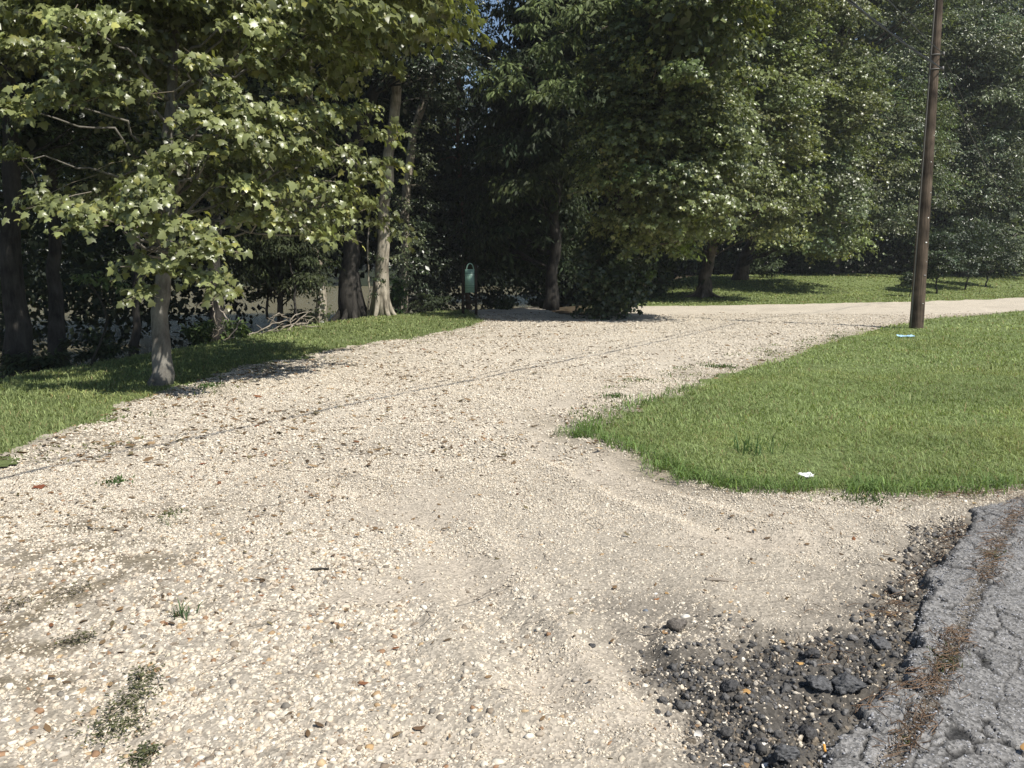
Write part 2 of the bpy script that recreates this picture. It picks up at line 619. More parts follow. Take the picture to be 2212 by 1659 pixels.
def crack_depth(P):
    Q = P + np.column_stack([fbm(P, 3., 21, 2) - .5, fbm(P, 3., 22, 2) - .5]) * .30 + np.column_stack([fbm(P, 25., 23, 3) - .5, fbm(P, 25., 24, 3) - .5]) * .035
    d1 = np.full(len(Q), 9.)
    d2 = np.full(len(Q), 9.)
    for c in CRK:
        d = np.hypot(Q[:, 0] - c[0], Q[:, 1] - c[1])
        lo = d < d1
        d2 = np.where(lo, d1, np.minimum(d2, d))
        d1 = np.where(lo, d, d1)
    g = smooth(.40, .56, fbm(P, 2.6, 25, 4))
    return smooth(.013, .002, d2 - d1) * g


SEAM = np.array([gp(a, b)[:2] for a, b in [(2230, 1085), (2188, 1132), (2150, 1198), (2116, 1277), (2080, 1360), (2043, 1450), (2010, 1520), (1985, 1567), (1940, 1640), (1890, 1720)]])
ya = np.geomspace(1.7, 5.6, 330)
xa = np.linspace(0, 1, 330)
Xa = (.55 + .18 * (ya[:, None] - 1.7)) + xa[None, :] * (1.1 + .75 * (ya[:, None] - 1.0))
Ya = np.repeat(ya[:, None], 330, 1)
P = np.column_stack([Xa.ravel(), Ya.ravel()])
i = np.arange(329)[:, None] * 330
j = np.arange(329)[None, :]
f = np.stack([i + j, i + j + 1, i + 331 + j, i + 330 + j], -1).reshape(-1, 4)
sa = sdist(P, ASPHALT) + (fbm(P, 5., 41, 3) - .5) * .16 + (fbm(P, 22., 42, 3) - .5) * .09 - .01
keep = sa[f].max(1) > -.03
cr = crack_depth(P)
seam = smooth(.045, .012, seg_dist(P, SEAM) + (fbm(P, 12., 44, 3) - .5) * .05)
za = .036 * smooth(-.01, .022, sa) + (fbm(P, 2., 45, 3) - .5) * .02 + R.rand(len(P)) * .003 - .012 * cr - .012 * seam + smooth(.14, .0, sa) * (fbm(P, 34., 47, 3) - .5) * .026 + tz(P[:, 0], P[:, 1]) + .002
za = za - .05 * smooth(.0, -.03, sa)
ta = np.array([.196, .189, .180]) * (.82 + .36 * fbm(P, 3., 46, 4))[:, None]
ta = ta * (1 - .8 * cr[:, None]) * (1 - .55 * smooth(.05, -.02, sa)[:, None])
ta = ta * (1 - .6 * seam[:, None]) + np.array([.11, .085, .055]) * .6 * seam[:, None]
V, f2, ta = compact(np.column_stack([P, za]), f[keep], ta)
tag(mesh_obj('asphalt_road', V, f2, M['asphalt'], None, ta, True), kind='structure')


def sheet(name, pg, lift, mat, ctint, y0, y1, ny, k, pad, nx, en=.22, es=2.5, seed=50):
    x, y, f = persp_grid(y0, y1, ny, k, pad, nx)
    P = np.column_stack([x, y])
    sd = sdist(P, pg) + (fbm(P, es, seed, 4) - .5) * en
    keep = sd[f].max(1) > -.05
    z = tz(x, y) + lift * smooth(-.05, .35, sd) + (fbm(P, 1.2, seed + 3, 3) - .5) * .03 - .0 * sd
    V, f = compact(np.column_stack([x, y, z]), f[keep])
    t = np.array(ctint) * (.75 + .5 * fbm(V[:, :2], 1.3, seed + 5, 4))[:, None]
    return tag(mesh_obj(name, V, f, mat, None, t, True), kind='structure')


sheet('lawn_soil', LAWN, .022, M['turf'], (.145, .18, .07), 4.6, 42, 260, .9, 1.5, 260)
sheet('verge_soil', VERGE, .022, M['turf'], (.125, .155, .06), 3., 30, 200, .95, 2.5, 300, .25)
sheet('far_lawn_soil', FARL, .04, M['turf'], (.15, .185, .07), 26, 66, 90, .9, 8, 300, .5, 1.)


# ------------------------------------------------------------------ scatter helpers
def band(n, y0, y1, k=.66, pad=.35, rs=R):
    """n random ground points in the strip y0..y1 (even per square metre)"""
    Y = np.sqrt(rs.uniform(y0 ** 2, y1 ** 2, n))
    return np.column_stack([rs.uniform(-1, 1, n) * (k * Y + pad), Y])


def rot_frames(n, rs, tilt=.5):
    a = rs.rand(n) * 2 * np.pi
    Z = unit(np.column_stack([rs.randn(n) * tilt, rs.randn(n) * tilt, np.ones(n)]))
    X0 = np.column_stack([np.cos(a), np.sin(a), np.zeros(n)])
    Y_ = unit(np.cross(Z, X0))
    X_ = np.cross(Y_, Z)
    return X_, Y_, Z


def ico():
    t = (1 + 5 ** .5) / 2
    V = unit(np.array([(-1, t, 0), (1, t, 0), (-1, -t, 0), (1, -t, 0), (0, -1, t), (0, 1, t), (0, -1, -t), (0, 1, -t), (t, 0, -1), (t, 0, 1), (-t, 0, -1), (-t, 0, 1)], float))
    f = np.array([(0, 11, 5), (0, 5, 1), (0, 1, 7), (0, 7, 10), (0, 10, 11), (1, 5, 9), (5, 11, 4), (11, 10, 2), (10, 7, 6), (7, 1, 8), (3, 9, 4), (3, 4, 2), (3, 2, 6), (3, 6, 8), (3, 8, 9),
                  (4, 9, 5), (2, 4, 11), (6, 2, 10), (8, 6, 7), (9, 8, 1)])
    return V, f


OCT = (np.array([(1, 0, 0), (0, 1, 0), (-1, 0, 0), (0, -1, 0), (0, 0, 1), (.6, .6, .4), (-.6, .55, .4), (-.55, -.6, .4), (.6, -.6, .4)], float),
       np.array([(0, 1, 5), (1, 2, 6), (2, 3, 7), (3, 0, 8), (0, 5, 8), (1, 6, 5), (2, 7, 6), (3, 8, 7), (4, 5, 6), (4, 6, 7), (4, 7, 8), (4, 8, 5)]))


def place(T, P, X_, Y_, Z, S, jitter=0., rs=R):
    """instances of template verts T (k,3) at P with frames and scales S (n,3) -> verts, index offset per instance"""
    n, k = len(P), len(T)
    L = np.broadcast_to(T, (n, k, 3))
    if jitter: L = L * (1 + rs.uniform(-jitter, jitter, (n, k, 1)))
    L = L * S[:, None, :]
    V = P[:, None, :] + L[..., 0:1] * X_[:, None, :] + L[..., 1:2] * Y_[:, None, :] + L[..., 2:3] * Z[:, None, :]
    return V.reshape(-1, 3)


def rep_faces(f, n, k):
    return (f[None] + (np.arange(n) * k)[:, None, None]).reshape(-1, f.shape[1])


PAL = np.array([(.66, .61, .52), (.60, .54, .44), (.55, .48, .38), (.70, .66, .58), (.48, .42, .34), (.50, .46, .40), (.62, .56, .47), (.36, .31, .25),
                (.30, .17, .09), (.40, .27, .14), (.20, .17, .14), (.50, .36, .20), (.20, .185, .165), (.25, .20, .15)])


def stone_colors(n, rs, brown=0.06):
    w = np.array([10, 14, 14, 5, 11, 9, 12, 5, 1., 1., 1.2, .8, .8, 2.])
    w[8:] *= brown / .06
    c = PAL[rs.choice(len(PAL), n, p=w / w.sum())]
    c = c * .8 + c.mean(1, keepdims=True) * np.array([1.06, 1., .88]) * .2
    c = c * np.array([1.05, 1.02, .975])
    return c * rs.uniform(.85, 1.1, (n, 1))


def stones(name, P, size, hz, tmpl, mat, colors, rs=R, flat=(.45, .85), tilt=.35, sink=.25, jit=.22, label=None):
    n = len(P)
    T, f = tmpl
    X_, Y_, Z = rot_frames(n, rs, tilt)
    S = size[:, None] * np.column_stack([rs.uniform(.75, 1.35, n), rs.uniform(.6, 1.05, n), rs.uniform(*flat, n)]) * .5
    pos = np.column_stack([P, hz + S[:, 2] * (1 - 2 * sink) * .6])
    V = place(T, pos, X_, Y_, Z, S, jit, rs)
    o = mesh_obj(name, V, rep_faces(f, n, len(T)), mat, None, np.repeat(colors, len(T), 0))
    return o


def gravel_points(n, y0, y1, rs, dust_k=.93, dark_keep=.3, soil_keep=.22):
    P = band(n, y0, y1, rs=rs)
    ok = (sdist(P, GRAVEL) + (fbm(P, 6., 1, 2) - .5) * .12 > -.03) & (sdist(P, ASPHALT) < -.03)
    P = P[ok]
    u = rs.rand(len(P))
    cl = fbm(P, 3.2, 61, 4)
    keep = u < (1 - dust_k * dust_at(P)) * (.55 + .9 * smooth(.35, .6, cl)) * (1 - (1 - dark_keep) * dark_at(P)) * (1 - (1 - soil_keep) * soil_at(P))
    return P[keep]


rs = np.random.RandomState(21)
packs = []
for (n, y0, y1, smin, smax, tm, fl) in [(185000, 1.9, 3.4, .005, .018, 'o', (.5, .95)), (9000, 1.9, 4.2, .018, .034, 'i', (.45, .8)), (190000, 3.4, 6.2, .007, .020, 'o', (.5, .95)),
                                        (3500, 3.4, 7., .018, .038, 'i', (.4, .7)), (130000, 6.2, 12., .012, .030, 'o', (.5, .95)), (85000, 12, 26, .024, .05, 'o', (.4, .7))]:
    P = gravel_points(n, y0, y1, rs)
    size = smin + (smax - smin) * rs.beta(1.2, 2.4, len(P))
    size = size * (.85 + .40 * smooth(.9, -1.0, P[:, 0]) * smooth(6, 3.5, P[:, 1]) + .28 * smooth(4, 7, P[:, 1]))
    big = tm == 'i'
    lf = smooth(.1, -1.0, P[:, 0] + .25 * (P[:, 1] - 3))        # the left side has more brown pebbles
    if big:
        kp = rs.rand(len(P)) < .25 + .75 * smooth(.5, -.6, P[:, 0] + .1 * (P[:, 1] - 3))
        P, size, lf = P[kp], size[kp], lf[kp]
    br = np.where(rs.rand(len(P)) < .25 + .5 * lf, .06 if not big else .2, .03)
    c = np.where(br[:, None] > .1, stone_colors(len(P), rs, .14 if not big else .34), stone_colors(len(P), rs, .03))
    dk = dark_at(P)
    c = np.where((rs.rand(len(P)) < dk * .45)[:, None], np.array([.07, .068, .066]) * rs.uniform(.6, 1.4, (len(P), 1)), c)
    packs.append((P, size, c, tm, fl))
for tm, nm in (('i', 'loose_gravel'), ('o', 'distant_gravel')):
    A = Acc()
    for P, size, c, t_, fl in packs:
        if t_ != tm: continue
        n = len(P)
        T, f = ico() if tm == 'i' else OCT
        X_, Y_, Z = rot_frames(n, rs, .35)
        S = size[:, None] * np.column_stack([rs.uniform(.75, 1.35, n), rs.uniform(.6, 1.05, n), rs.uniform(*fl, n)]) * .5
        hz = gz(P)
        pos = np.column_stack([P, hz + S[:, 2] * .45])
        A.add(place(T, pos, X_, Y_, Z, S, .30, rs), rep_faces(f, n, len(T)), np.repeat(c, len(T), 0))
    tag(A.build(nm, M['stone']), kind='stuff')

# asphalt crumbs over the broken edge, grit on the asphalt
P = band(280000, 1.9, 5.2, .66, .35, rs)
dk = dark_at(P)
sa_ = sdist(P, ASPHALT)
P1 = P[(rs.rand(len(P)) < dk * 1.1 * smooth(.35, .6, fbm(P, 7., 71, 3))) & (sa_ < .02)]
sz = .005 + .026 * rs.beta(1., 3.4, len(P1))
c = np.where(rs.rand(len(P1), 1) < .35, np.array([.15, .125, .095]), np.array([.07, .067, .065])) * rs.uniform(.5, 1.8, (len(P1), 1))
wh = rs.rand(len(P1)) < .19
c[wh] = stone_colors(wh.sum(), rs, .04)
tag(stones('asphalt_rubble', P1, sz, gz(P1), ico(), M['clod'], c, rs, (.6, 1.), .6, .1, .3), kind='stuff')
P3 = P[(sa_ > .02)][:16000]
c = np.array([.24, .24, .25]) * rs.uniform(.35, 1.8, (len(P3), 1))
za3 = .036 * smooth(-.01, .022, sdist(P3, ASPHALT)) + (fbm(P3, 2., 45, 3) - .5) * .02 - .014 * crack_depth(P3)
ok = crack_depth(P3) < .3
P3, c, za3 = P3[ok], c[ok], za3[ok]
tag(stones('road_grit', P3, .004 + .008 * rs.rand(len(P3)), za3 + .002, OCT, M['stone'], c, rs, (.3, .5), .15, .3), kind='stuff')

# ------------------------------------------------------------------ leaves
MAPLE = np.array([(0, 0, 0), (.10, .10, .01), (.42, .02, -.06), (.36, .22, -.02), (.60, .46, -.10), (.30, .50, .0), (.24, .72, -.02), (0, 1.0, -.08),
                  (-.24, .72, -.02), (-.30, .50, .0), (-.60, .46, -.10), (-.36, .22, -.02), (-.42, .02, -.06), (-.10, .10, .01), (0, .42, .07)], float)
MAPLE_F = np.array([(14, i, i + 1) for i in range(0, 13)] + [(14, 13, 0)])
STAR = np.array([(0, 0, 0), (.42, .05, -.06), (.55, .52, -.08), (.18, .55, .02), (0, 1., -.1), (-.18, .55, .02), (-.55, .52, -.08), (-.42, .05, -.06), (0, .38, .06)], float)
STAR_F = np.array([(8, i, i + 1) for i in range(0, 7)] + [(8, 7, 0)])
OVAL = np.array([(0, 0, 0), (.2, .35, -.05), (.16, .75, -.04), (0, 1, -.06), (-.16, .75, -.04), (-.2, .35, -.05), (0, .5, .03)], float)
OVAL_F = np.array([(0, 1, 6), (1, 2, 6), (2, 3, 6), (3, 4, 6), (4, 5, 6), (5, 0, 6)])
DIAM = np.array([(0, 0, 0), (.36, .45, -.06), (0, 1, -.1), (-.36, .45, -.06)], float)
DIAM_F = np.array([(0, 1, 2), (0, 2, 3)])
FEATH = np.array([(0, 0, 0), (.16, .3, -.02), (.1, .7, -.08), (0, 1, -.18), (-.1, .7, -.08), (-.16, .3, -.02)], float)
FEATH_F = np.array([(0, 1, 5), (1, 2, 4), (1, 4, 5), (2, 3, 4)])
TM = {'maple': (MAPLE, MAPLE_F), 'star': (STAR, STAR_F), 'oval': (OVAL, OVAL_F), 'diam': (DIAM, DIAM_F), 'feath': (FEATH, FEATH_F)}


def leaves(acc, pos, dirs, nrm, size, tint, kind, curl=.25, rs=R):
    T, f = TM[kind]
    n = len(pos)
    L = unit(dirs)
    W = unit(np.cross(L, nrm))
    Nn = np.cross(W, L)
    S = size[:, None] * np.column_stack([rs.uniform(.8, 1.15, n), np.ones(n), rs.uniform(.4, 2.2, n)])
    V = place(T, pos, W, L, Nn, S, 0., rs)
    acc.add(V, rep_faces(f, n, len(T)), np.repeat(tint, len(T), 0))


def leaf_tint(n, base, rs, var=.28, yellow=.06):
    base = np.asarray(base, float)
    b_ = base * np.exp(rs.randn(n, 1) * var)
    y_ = rs.rand(n) < yellow
    b_[y_] = b_[y_] * np.array([1.45, 1.3, 1.])
    return np.clip(b_, .004, .5)


def lobe(acc, tw, c, r, hub, n_tw, per, size, base, kind, rs, flat=True, droop=.55, tl=None, upper=-.35, woody=None, var=.28, yellow=.05, axis_rot=None):
    """one bough: twigs spread over an ellipsoid shell, leaves along every twig"""
    c, r, hub = np.asarray(c, float), np.asarray(r, float), np.asarray(hub, float)
    d = unit(rs.randn(n_tw * 3, 3))
    d = d[d[:, 2] > upper][:n_tw]
    m = len(d)
    rad = rs.rand(m) ** .45
    B = c + d * r * rad[:, None]
    out = unit((c - hub) * np.array([1, 1, .3]) * .6 + d * r / r.max() * np.linalg.norm(c - hub) * .8)
    D = unit(out + rs.randn(m, 3) * .35 + np.array([0, 0, -.12]))
    tl = tl or .55 * r.max()
    ln = tl * rs.uniform(.5, 1.2, m)
    t = (np.arange(per) + .5) / per
    t = np.clip(t[None, :] + rs.uniform(-.5, .5, (m, per)) / per, 0.02, 1)
    side = np.where((np.arange(per) % 2)[None, :] == 0, 1, -1) * np.ones((m, 1))
    Dn = np.repeat(D[:, None], per, 1)
    upv = np.array([0, 0, 1.])
    Sd = unit(np.cross(Dn, upv) + rs.randn(m, per, 3) * .25)
    pos = B[:, None] + Dn * (ln[:, None] * (t - .5))[..., None]
    pos[..., 2] -= droop * ln[:, None] * t ** 2 * .5
    pos = pos + Sd * side[..., None] * size * rs.uniform(.1, .6, (m, per, 1))
    ld = unit(Dn * .55 + Sd * side[..., None] * .7 + np.array([0, 0, -droop]) + rs.randn(m, per, 3) * .3)
    nr = unit(upv * .55 + unit(pos - hub) * .65 + rs.randn(m, per, 3) * .45)
    k = m * per
    tt = leaf_tint(k, base, rs, var, yellow) * np.repeat(np.exp(rs.randn(m) * .16), per)[:, None]
    leaves(acc, pos.reshape(-1, 3), ld.reshape(-1, 3), nr.reshape(-1, 3), size * rs.uniform(.45, 1.25, k), tt, kind, rs=rs)
    if woody is not None:
        for i in rs.choice(m, min(m, woody), False):
            p0 = B[i] - D[i] * ln[i] * .9
            p1 = B[i] + D[i] * ln[i] * .5
            p1[2] -= droop * ln[i] * .4
            V, fs = tube(bend(p0, p1, 5, .03 * ln[i], .02, rs), np.linspace(.3, .1, 5) * size * .22, 4, cap=False)
            tw.add(V, fs)


def limb(acc, p0, p1, r0, r1, rs, sag=0., wig=.02, seg=7, n=8):
    V, fs = tube(bend(p0, p1, n, sag, wig, rs), np.linspace(r0, r1, n), seg, .06, rs)
    acc.add(V, fs)


def trunk_path(pts, n=14, wig=.008, rs=R):
    pts = np.asarray(pts, float)
    t = np.linspace(0, 1, len(pts))
    q = np.linspace(0, 1, n)
    # smooth (Catmull-like) through cubic resampling of a polyline
    P = np.column_stack([np.interp(q, t, pts[:, i]) for i in range(3)])
    for _ in range(2):
        P[1:-1] = .25 * P[:-2] + .5 * P[1:-1] + .25 * P[2:]
    P[1:-1, :2] += rs.randn(n - 2, 2) * wig * np.linalg.norm(pts[-1] - pts[0])
    return P


def trunk(acc, pts, r0, r1, rs, flare=1.6, seg=14, n=16, flutes=0, wig=.004, fl_len=.12):
    P = trunk_path(pts, n, wig, rs)
    q = np.linspace(0, 1, n) ** 1.0
    rad = r0 + (r1 - r0) * q
    rad = rad * (1 + (flare - 1) * np.exp(-q / fl_len))
    ph = rs.rand() * 6

    def lobes(a, t):
        k = np.exp(-t / (fl_len * 1.3))
        return 1 + (.28 * k + .03) * np.cos((flutes or 5) * a + ph) * (1 if flutes else .35)

    V, fs = tube(P, rad, seg, .035, rs, lobes)
    acc.add(V, fs)
    return P, rad

# ------------------------------------------------------------------ trees
def bx(px, py, Y):
    return at(px, py, Y)


def pxm(Y):
    return Y / F


def env(x0, x1, y0, y1, Y, depth):
    c = at((x0 + x1) / 2, (y0 + y1) / 2, Y)
    return c, np.array([(x1 - x0) / 2 * pxm(Y), depth, (y1 - y0) / 2 * pxm(Y)])


def crown_auto(acc, tw, tr, c, r, n_lobes, lr, n_tw, per, size, base, kind, rs, hub=None, front=.75, woody=2, var=.28, yellow=.04, fill=.35, limbs=True, upper=-.35, droop=.55, low=-.9, P=None, core=1.6):
    c, r = np.asarray(c, float), np.asarray(r, float)
    hub = c - np.array([0, 0, r[2] * .5]) if hub is None else np.asarray(hub, float)
    k = 0
    tries = 0
    while k < n_lobes and tries < n_lobes * 20:
        tries += 1
        d = unit(rs.randn(3))
        if d[2] < low: continue
        if d[1] > .25 and rs.rand() < front: continue
        d = d / (np.abs(d) ** 3.2).sum() ** (1 / 3.2)
        q = rs.uniform(.72, 1.02)
        p = c + d * r * q
        lrr = lr * rs.uniform(.6, 1.35)
        bt = np.asarray(base) * np.exp(rs.randn() * .14) * np.array([1 + rs.randn() * .06, 1, 1 + rs.randn() * .1])
        lobe(acc, tw, p, lrr * np.array([1.1, 1.1, .62]), hub, int(n_tw * rs.uniform(.6, 1.3)), per, size, bt, kind, rs, droop=droop, upper=upper, woody=woody, var=var, yellow=yellow)
        if limbs and k % 2 == 0 and P is not None:
            j = np.argmin(np.abs(P[:, 2] - (p[2] - .5 * np.linalg.norm(p[:2] - c[:2]))))
            limb(tr, P[j], p, max(.02, .012 * np.linalg.norm(p - P[j])), .012, rs, .06 * r[0], .02, 5, 7)
        k += 1
    nf = int(n_lobes * fill)
    cs = .42 * lr
    area = math.pi * r[0] * r[2] + math.pi * r[1] * r[0]
    m = int(core * area / (cs * cs * .36))
    d = unit(rs.randn(m, 3)) * (rs.rand(m, 1) ** .4)
    pos = c + d * r * .86
    pos = pos[d[:, 2] > -.5]
    m = len(pos)
    ok = fbm(pos, .55, 7, 3) > .40
    pos = pos[ok]
    m = len(pos)
    leaves(acc, pos, unit(rs.randn(m, 3)), unit(rs.randn(m, 3)), cs * rs.uniform(.6, 1.2, m), leaf_tint(m, np.asarray(base) * .7, rs, .2, 0), 'diam', rs=rs)  # big inner leaves, darkened to paint the shade inside the crown
    for _ in range(nf):  # filler boughs inside, also slightly darkened for shade
        d = unit(rs.randn(3))
        p = c + d * r * rs.uniform(.15, .65)
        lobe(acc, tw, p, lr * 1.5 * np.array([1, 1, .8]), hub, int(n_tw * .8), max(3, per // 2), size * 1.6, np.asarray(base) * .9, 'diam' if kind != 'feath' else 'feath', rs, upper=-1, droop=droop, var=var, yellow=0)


def finish(t, tr, cr, tw, bark, leafm, extra=()):
    tr.build('trunk', bark, t, True)
    if tw.n:
        for k in tw.f:
            cr.f.setdefault(k, []).extend([q + cr.n for q in tw.f[k]])
        cr.v += tw.v
        cr.t += [np.tile([.26, .22, .17], (len(q), 1)) for q in tw.v]
        cr.n += tw.n
    if cr.n:
        cr.build('crown', leafm, t)


def tree(name, label, cat, pts, r0, r1, crowns, kind, size, base, seed, bark='bark', leafm='leaf', group=None, flare=1.5, flutes=0, lr=1., n_lobes=40, n_tw=30, per=8, var=.28, yellow=.04,
         fill=.35, extra=None, droop=.55, front=.75, upper=-.35, woody=1, fl_len=.12, wig=.004):
    rs = np.random.RandomState(seed)
    W = [at(*p) for p in pts]
    W[0] = np.array([W[0][0], W[0][1], float(tz(W[0][0], W[0][1])[0]) - .06])
    t = thing(name, label, cat, W[0], group)
    tr, cr, tw = Acc(), Acc(), Acc()
    P, rad = trunk(tr, W, r0, r1, rs, flare, flutes=flutes, fl_len=fl_len, wig=wig)
    for e in crowns:
        c, r = env(*e[:6])
        nl = int(1.7 * n_lobes * (e[6] if len(e) > 6 else 1))
        crown_auto(cr, tw, tr, c, r, nl, lr, n_tw, per, size, base, kind, rs, hub=None, front=front, woody=woody, var=var, yellow=yellow, fill=fill, droop=droop, upper=upper, P=P)
    if extra: extra(t, tr, cr, tw, P, rs)
    finish(t, tr, cr, tw, M[bark], M[leafm])
    return t


GL = 'trees along the woodland edge'

# --- the maple in front, bough by bough
rs = np.random.RandomState(101)
b0 = gp(341, 834)
t = thing('maple_tree', 'maple with sunlit yellow-green lobed leaves and smooth grey trunk at the gravel edge', 'tree', (b0[0], b0[1], float(tz(b0[0], b0[1])[0])), GL)
tr, cr, tw = Acc(), Acc(), Acc()
W = [np.array([b0[0], b0[1], -.05]), at(347, 720, 10.5), at(352, 610, 10.6), at(366, 400, 10.7), at(372, 150, 10.8), at(380, -120, 10.8), np.array([-4.1, 10.9, 9.5])]
P, rad = trunk(tr, W, .118, .03, rs, 1.35, 16, 22, wig=.002, fl_len=.06)
MB = (.195, .218, .088)
LOB = [(60, 100, 95, 60, 9.5), (165, 150, 80, 50, 9.2), (20, 230, 60, 45, 9.4), (105, 205, 70, 45, 9.2), (235, 45, 75, 45, 9.1), (40, 20, 80, 40, 9.6), (150, 35, 70, 40, 9.0), (30, 330, 40, 30, 9.8),
       (215, 205, 55, 35, 9.3), (300, 190, 40, 30, 9.5),
       (540, 50, 80, 45, 10), (640, 30, 80, 45, 10.2), (730, 60, 60, 45, 10.5), (600, 90, 70, 40, 10), (690, 105, 60, 35, 10.3), (560, 130, 50, 35, 9.9), (765, 95, 35, 30, 10.6),
       (480, 255, 70, 50, 9.5), (560, 235, 70, 40, 9.7), (520, 320, 80, 45, 9.5), (620, 255, 80, 42, 9.9), (705, 245, 70, 40, 10.2), (785, 245, 55, 38, 10.5), (825, 290, 40, 38, 10.7),
       (580, 300, 80, 45, 9.7), (655, 340, 80, 50, 9.9), (745, 335, 70, 45, 10.3), (805, 385, 45, 45, 10.6), (835, 350, 45, 30, 10.8), (705, 410, 80, 45, 10.1), (610, 410, 80, 45, 9.8), (645, 475, 70, 36, 9.9),
       (725, 465, 60, 36, 10.2), (560, 470, 60, 35, 9.8), (770, 430, 45, 32, 10.5), (700, 500, 50, 28, 10.1), (520, 400, 55, 40, 9.6), (480, 190, 45, 40, 9.5), (495, 270, 50, 35, 9.3), (660, 180, 45, 30, 10.1),
       (425, 255, 45, 40, 9.2), (395, 325, 55, 40, 9.2), (440, 130, 35, 30, 9.3),
       (290, 405, 65, 36, 9.2), (345, 425, 60, 36, 9.1), (215, 445, 65, 32, 9.1), (125, 440, 55, 28, 9.2), (70, 425, 32, 22, 9.3), (265, 465, 60, 26, 9.2), (180, 475, 45, 20, 9.2), (330, 470, 45, 28, 9.1), (330, 380, 45, 28, 9.2),
       (415, 540, 55, 36, 9.1), (455, 590, 45, 34, 9.1), (400, 490, 55, 34, 9.2), (470, 525, 45, 40, 9.2), (350, 570, 45, 28, 9.2), (308, 622, 24, 18, 9.2), (480, 625, 26, 20, 9.1), (300, 560, 38, 20, 9.3), (430, 505, 45, 28, 9.1)]
for (px, py, hw, hh, Y) in LOB:
    c = at(px, py, Y)
    s = pxm(Y)
    bt = np.array(MB) * np.exp(rs.randn() * .10)
    lobe(cr, tw, c, np.array([hw * s, hw * s * .8, hh * s * .75]), P[np.argmin(abs(P[:, 2] - c[2]))], int(6 + hw * hh / 330), 9, .098, bt, 'maple', rs, droop=.8, tl=.42, upper=-.15, woody=2, yellow=.07, var=.2)
    j = np.argmin(np.abs(P[:, 2] - max(c[2] - .35 * np.hypot(*(c[:2] - P[0, :2])), 1.7)))
    if rs.rand() < .6: limb(tr, P[j], c - [0, 0, .05], .022, .006, rs, .12, .03, 5, 9)
for _ in range(60):      # inner and rear boughs, leaf colour darkened for the shade inside the crown
    px, py, Y = rs.uniform(-170, 800), rs.uniform(-120, 520), rs.uniform(10.3, 13.2)
    if py > 470 and px < 480: continue
    c = at(px, py, Y)
    s = pxm(Y)
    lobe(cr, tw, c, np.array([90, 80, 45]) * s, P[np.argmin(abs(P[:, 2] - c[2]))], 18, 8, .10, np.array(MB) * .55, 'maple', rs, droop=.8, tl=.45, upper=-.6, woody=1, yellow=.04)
for _ in range(190):       # the top, above the picture, made dense to shade the boughs below
    a, q = rs.rand() * 6.28, rs.rand() ** .5
    zz = 4.4 + 5.6 * rs.rand() ** 1.6
    rr = 4.0 * math.sqrt(max(.05, 1 - ((zz - 5.2) / 5.) ** 2))
    c = np.array([-4.3 + rr * q * math.cos(a), 10.9 + rr * .85 * q * math.sin(a), zz])
    if c[1] < 9.8 and not (c[0] < -5.6 and c[2] > 5.2): continue
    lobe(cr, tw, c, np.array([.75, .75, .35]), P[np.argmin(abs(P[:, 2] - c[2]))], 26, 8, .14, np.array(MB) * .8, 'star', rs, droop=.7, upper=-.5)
finish(t, tr, cr, tw, M['maplebark'], M['leaf'])

# --- trees down the bank on the left, their shade put into dark leaf colours
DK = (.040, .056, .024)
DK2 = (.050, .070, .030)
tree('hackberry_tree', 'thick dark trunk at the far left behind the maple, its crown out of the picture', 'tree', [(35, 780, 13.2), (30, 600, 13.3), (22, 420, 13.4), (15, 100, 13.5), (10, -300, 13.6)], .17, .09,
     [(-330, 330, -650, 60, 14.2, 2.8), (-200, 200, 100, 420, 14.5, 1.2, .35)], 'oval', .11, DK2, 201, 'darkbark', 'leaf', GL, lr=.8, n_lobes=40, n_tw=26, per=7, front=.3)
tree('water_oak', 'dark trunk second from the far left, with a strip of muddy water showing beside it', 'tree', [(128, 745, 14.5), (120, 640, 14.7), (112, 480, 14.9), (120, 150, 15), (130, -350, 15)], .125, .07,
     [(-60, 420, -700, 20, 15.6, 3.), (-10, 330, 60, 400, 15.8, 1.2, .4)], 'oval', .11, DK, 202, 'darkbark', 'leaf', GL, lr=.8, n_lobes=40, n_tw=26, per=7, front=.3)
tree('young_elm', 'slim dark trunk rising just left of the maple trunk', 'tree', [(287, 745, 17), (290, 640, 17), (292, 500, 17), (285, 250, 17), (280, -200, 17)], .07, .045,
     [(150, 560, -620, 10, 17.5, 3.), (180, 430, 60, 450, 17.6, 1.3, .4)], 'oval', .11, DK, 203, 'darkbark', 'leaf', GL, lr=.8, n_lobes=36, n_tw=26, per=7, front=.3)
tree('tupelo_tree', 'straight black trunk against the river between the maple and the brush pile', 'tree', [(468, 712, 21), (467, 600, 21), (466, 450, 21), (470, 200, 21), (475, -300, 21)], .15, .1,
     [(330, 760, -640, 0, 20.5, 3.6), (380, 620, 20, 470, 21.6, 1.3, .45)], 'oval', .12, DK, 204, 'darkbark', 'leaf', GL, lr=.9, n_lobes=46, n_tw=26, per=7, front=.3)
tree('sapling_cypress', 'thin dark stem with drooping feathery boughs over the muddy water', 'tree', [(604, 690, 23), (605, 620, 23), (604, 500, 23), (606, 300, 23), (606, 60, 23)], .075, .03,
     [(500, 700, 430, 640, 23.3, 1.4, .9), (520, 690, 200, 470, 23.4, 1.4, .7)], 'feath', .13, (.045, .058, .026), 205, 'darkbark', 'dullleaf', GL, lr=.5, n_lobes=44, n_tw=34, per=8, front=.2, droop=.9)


def dead_arm(t, tr, cr, tw, P, rs):
    for p0, p1 in (((578, 690, 23.2), (580, 560, 23.3)), ((586, 640, 23.2), (577, 560, 23)), ((648, 700, 22), (625, 560, 22.4))):
        limb(tr, at(*p0), at(*p1), .04, .02, rs, 0, .02, 6)


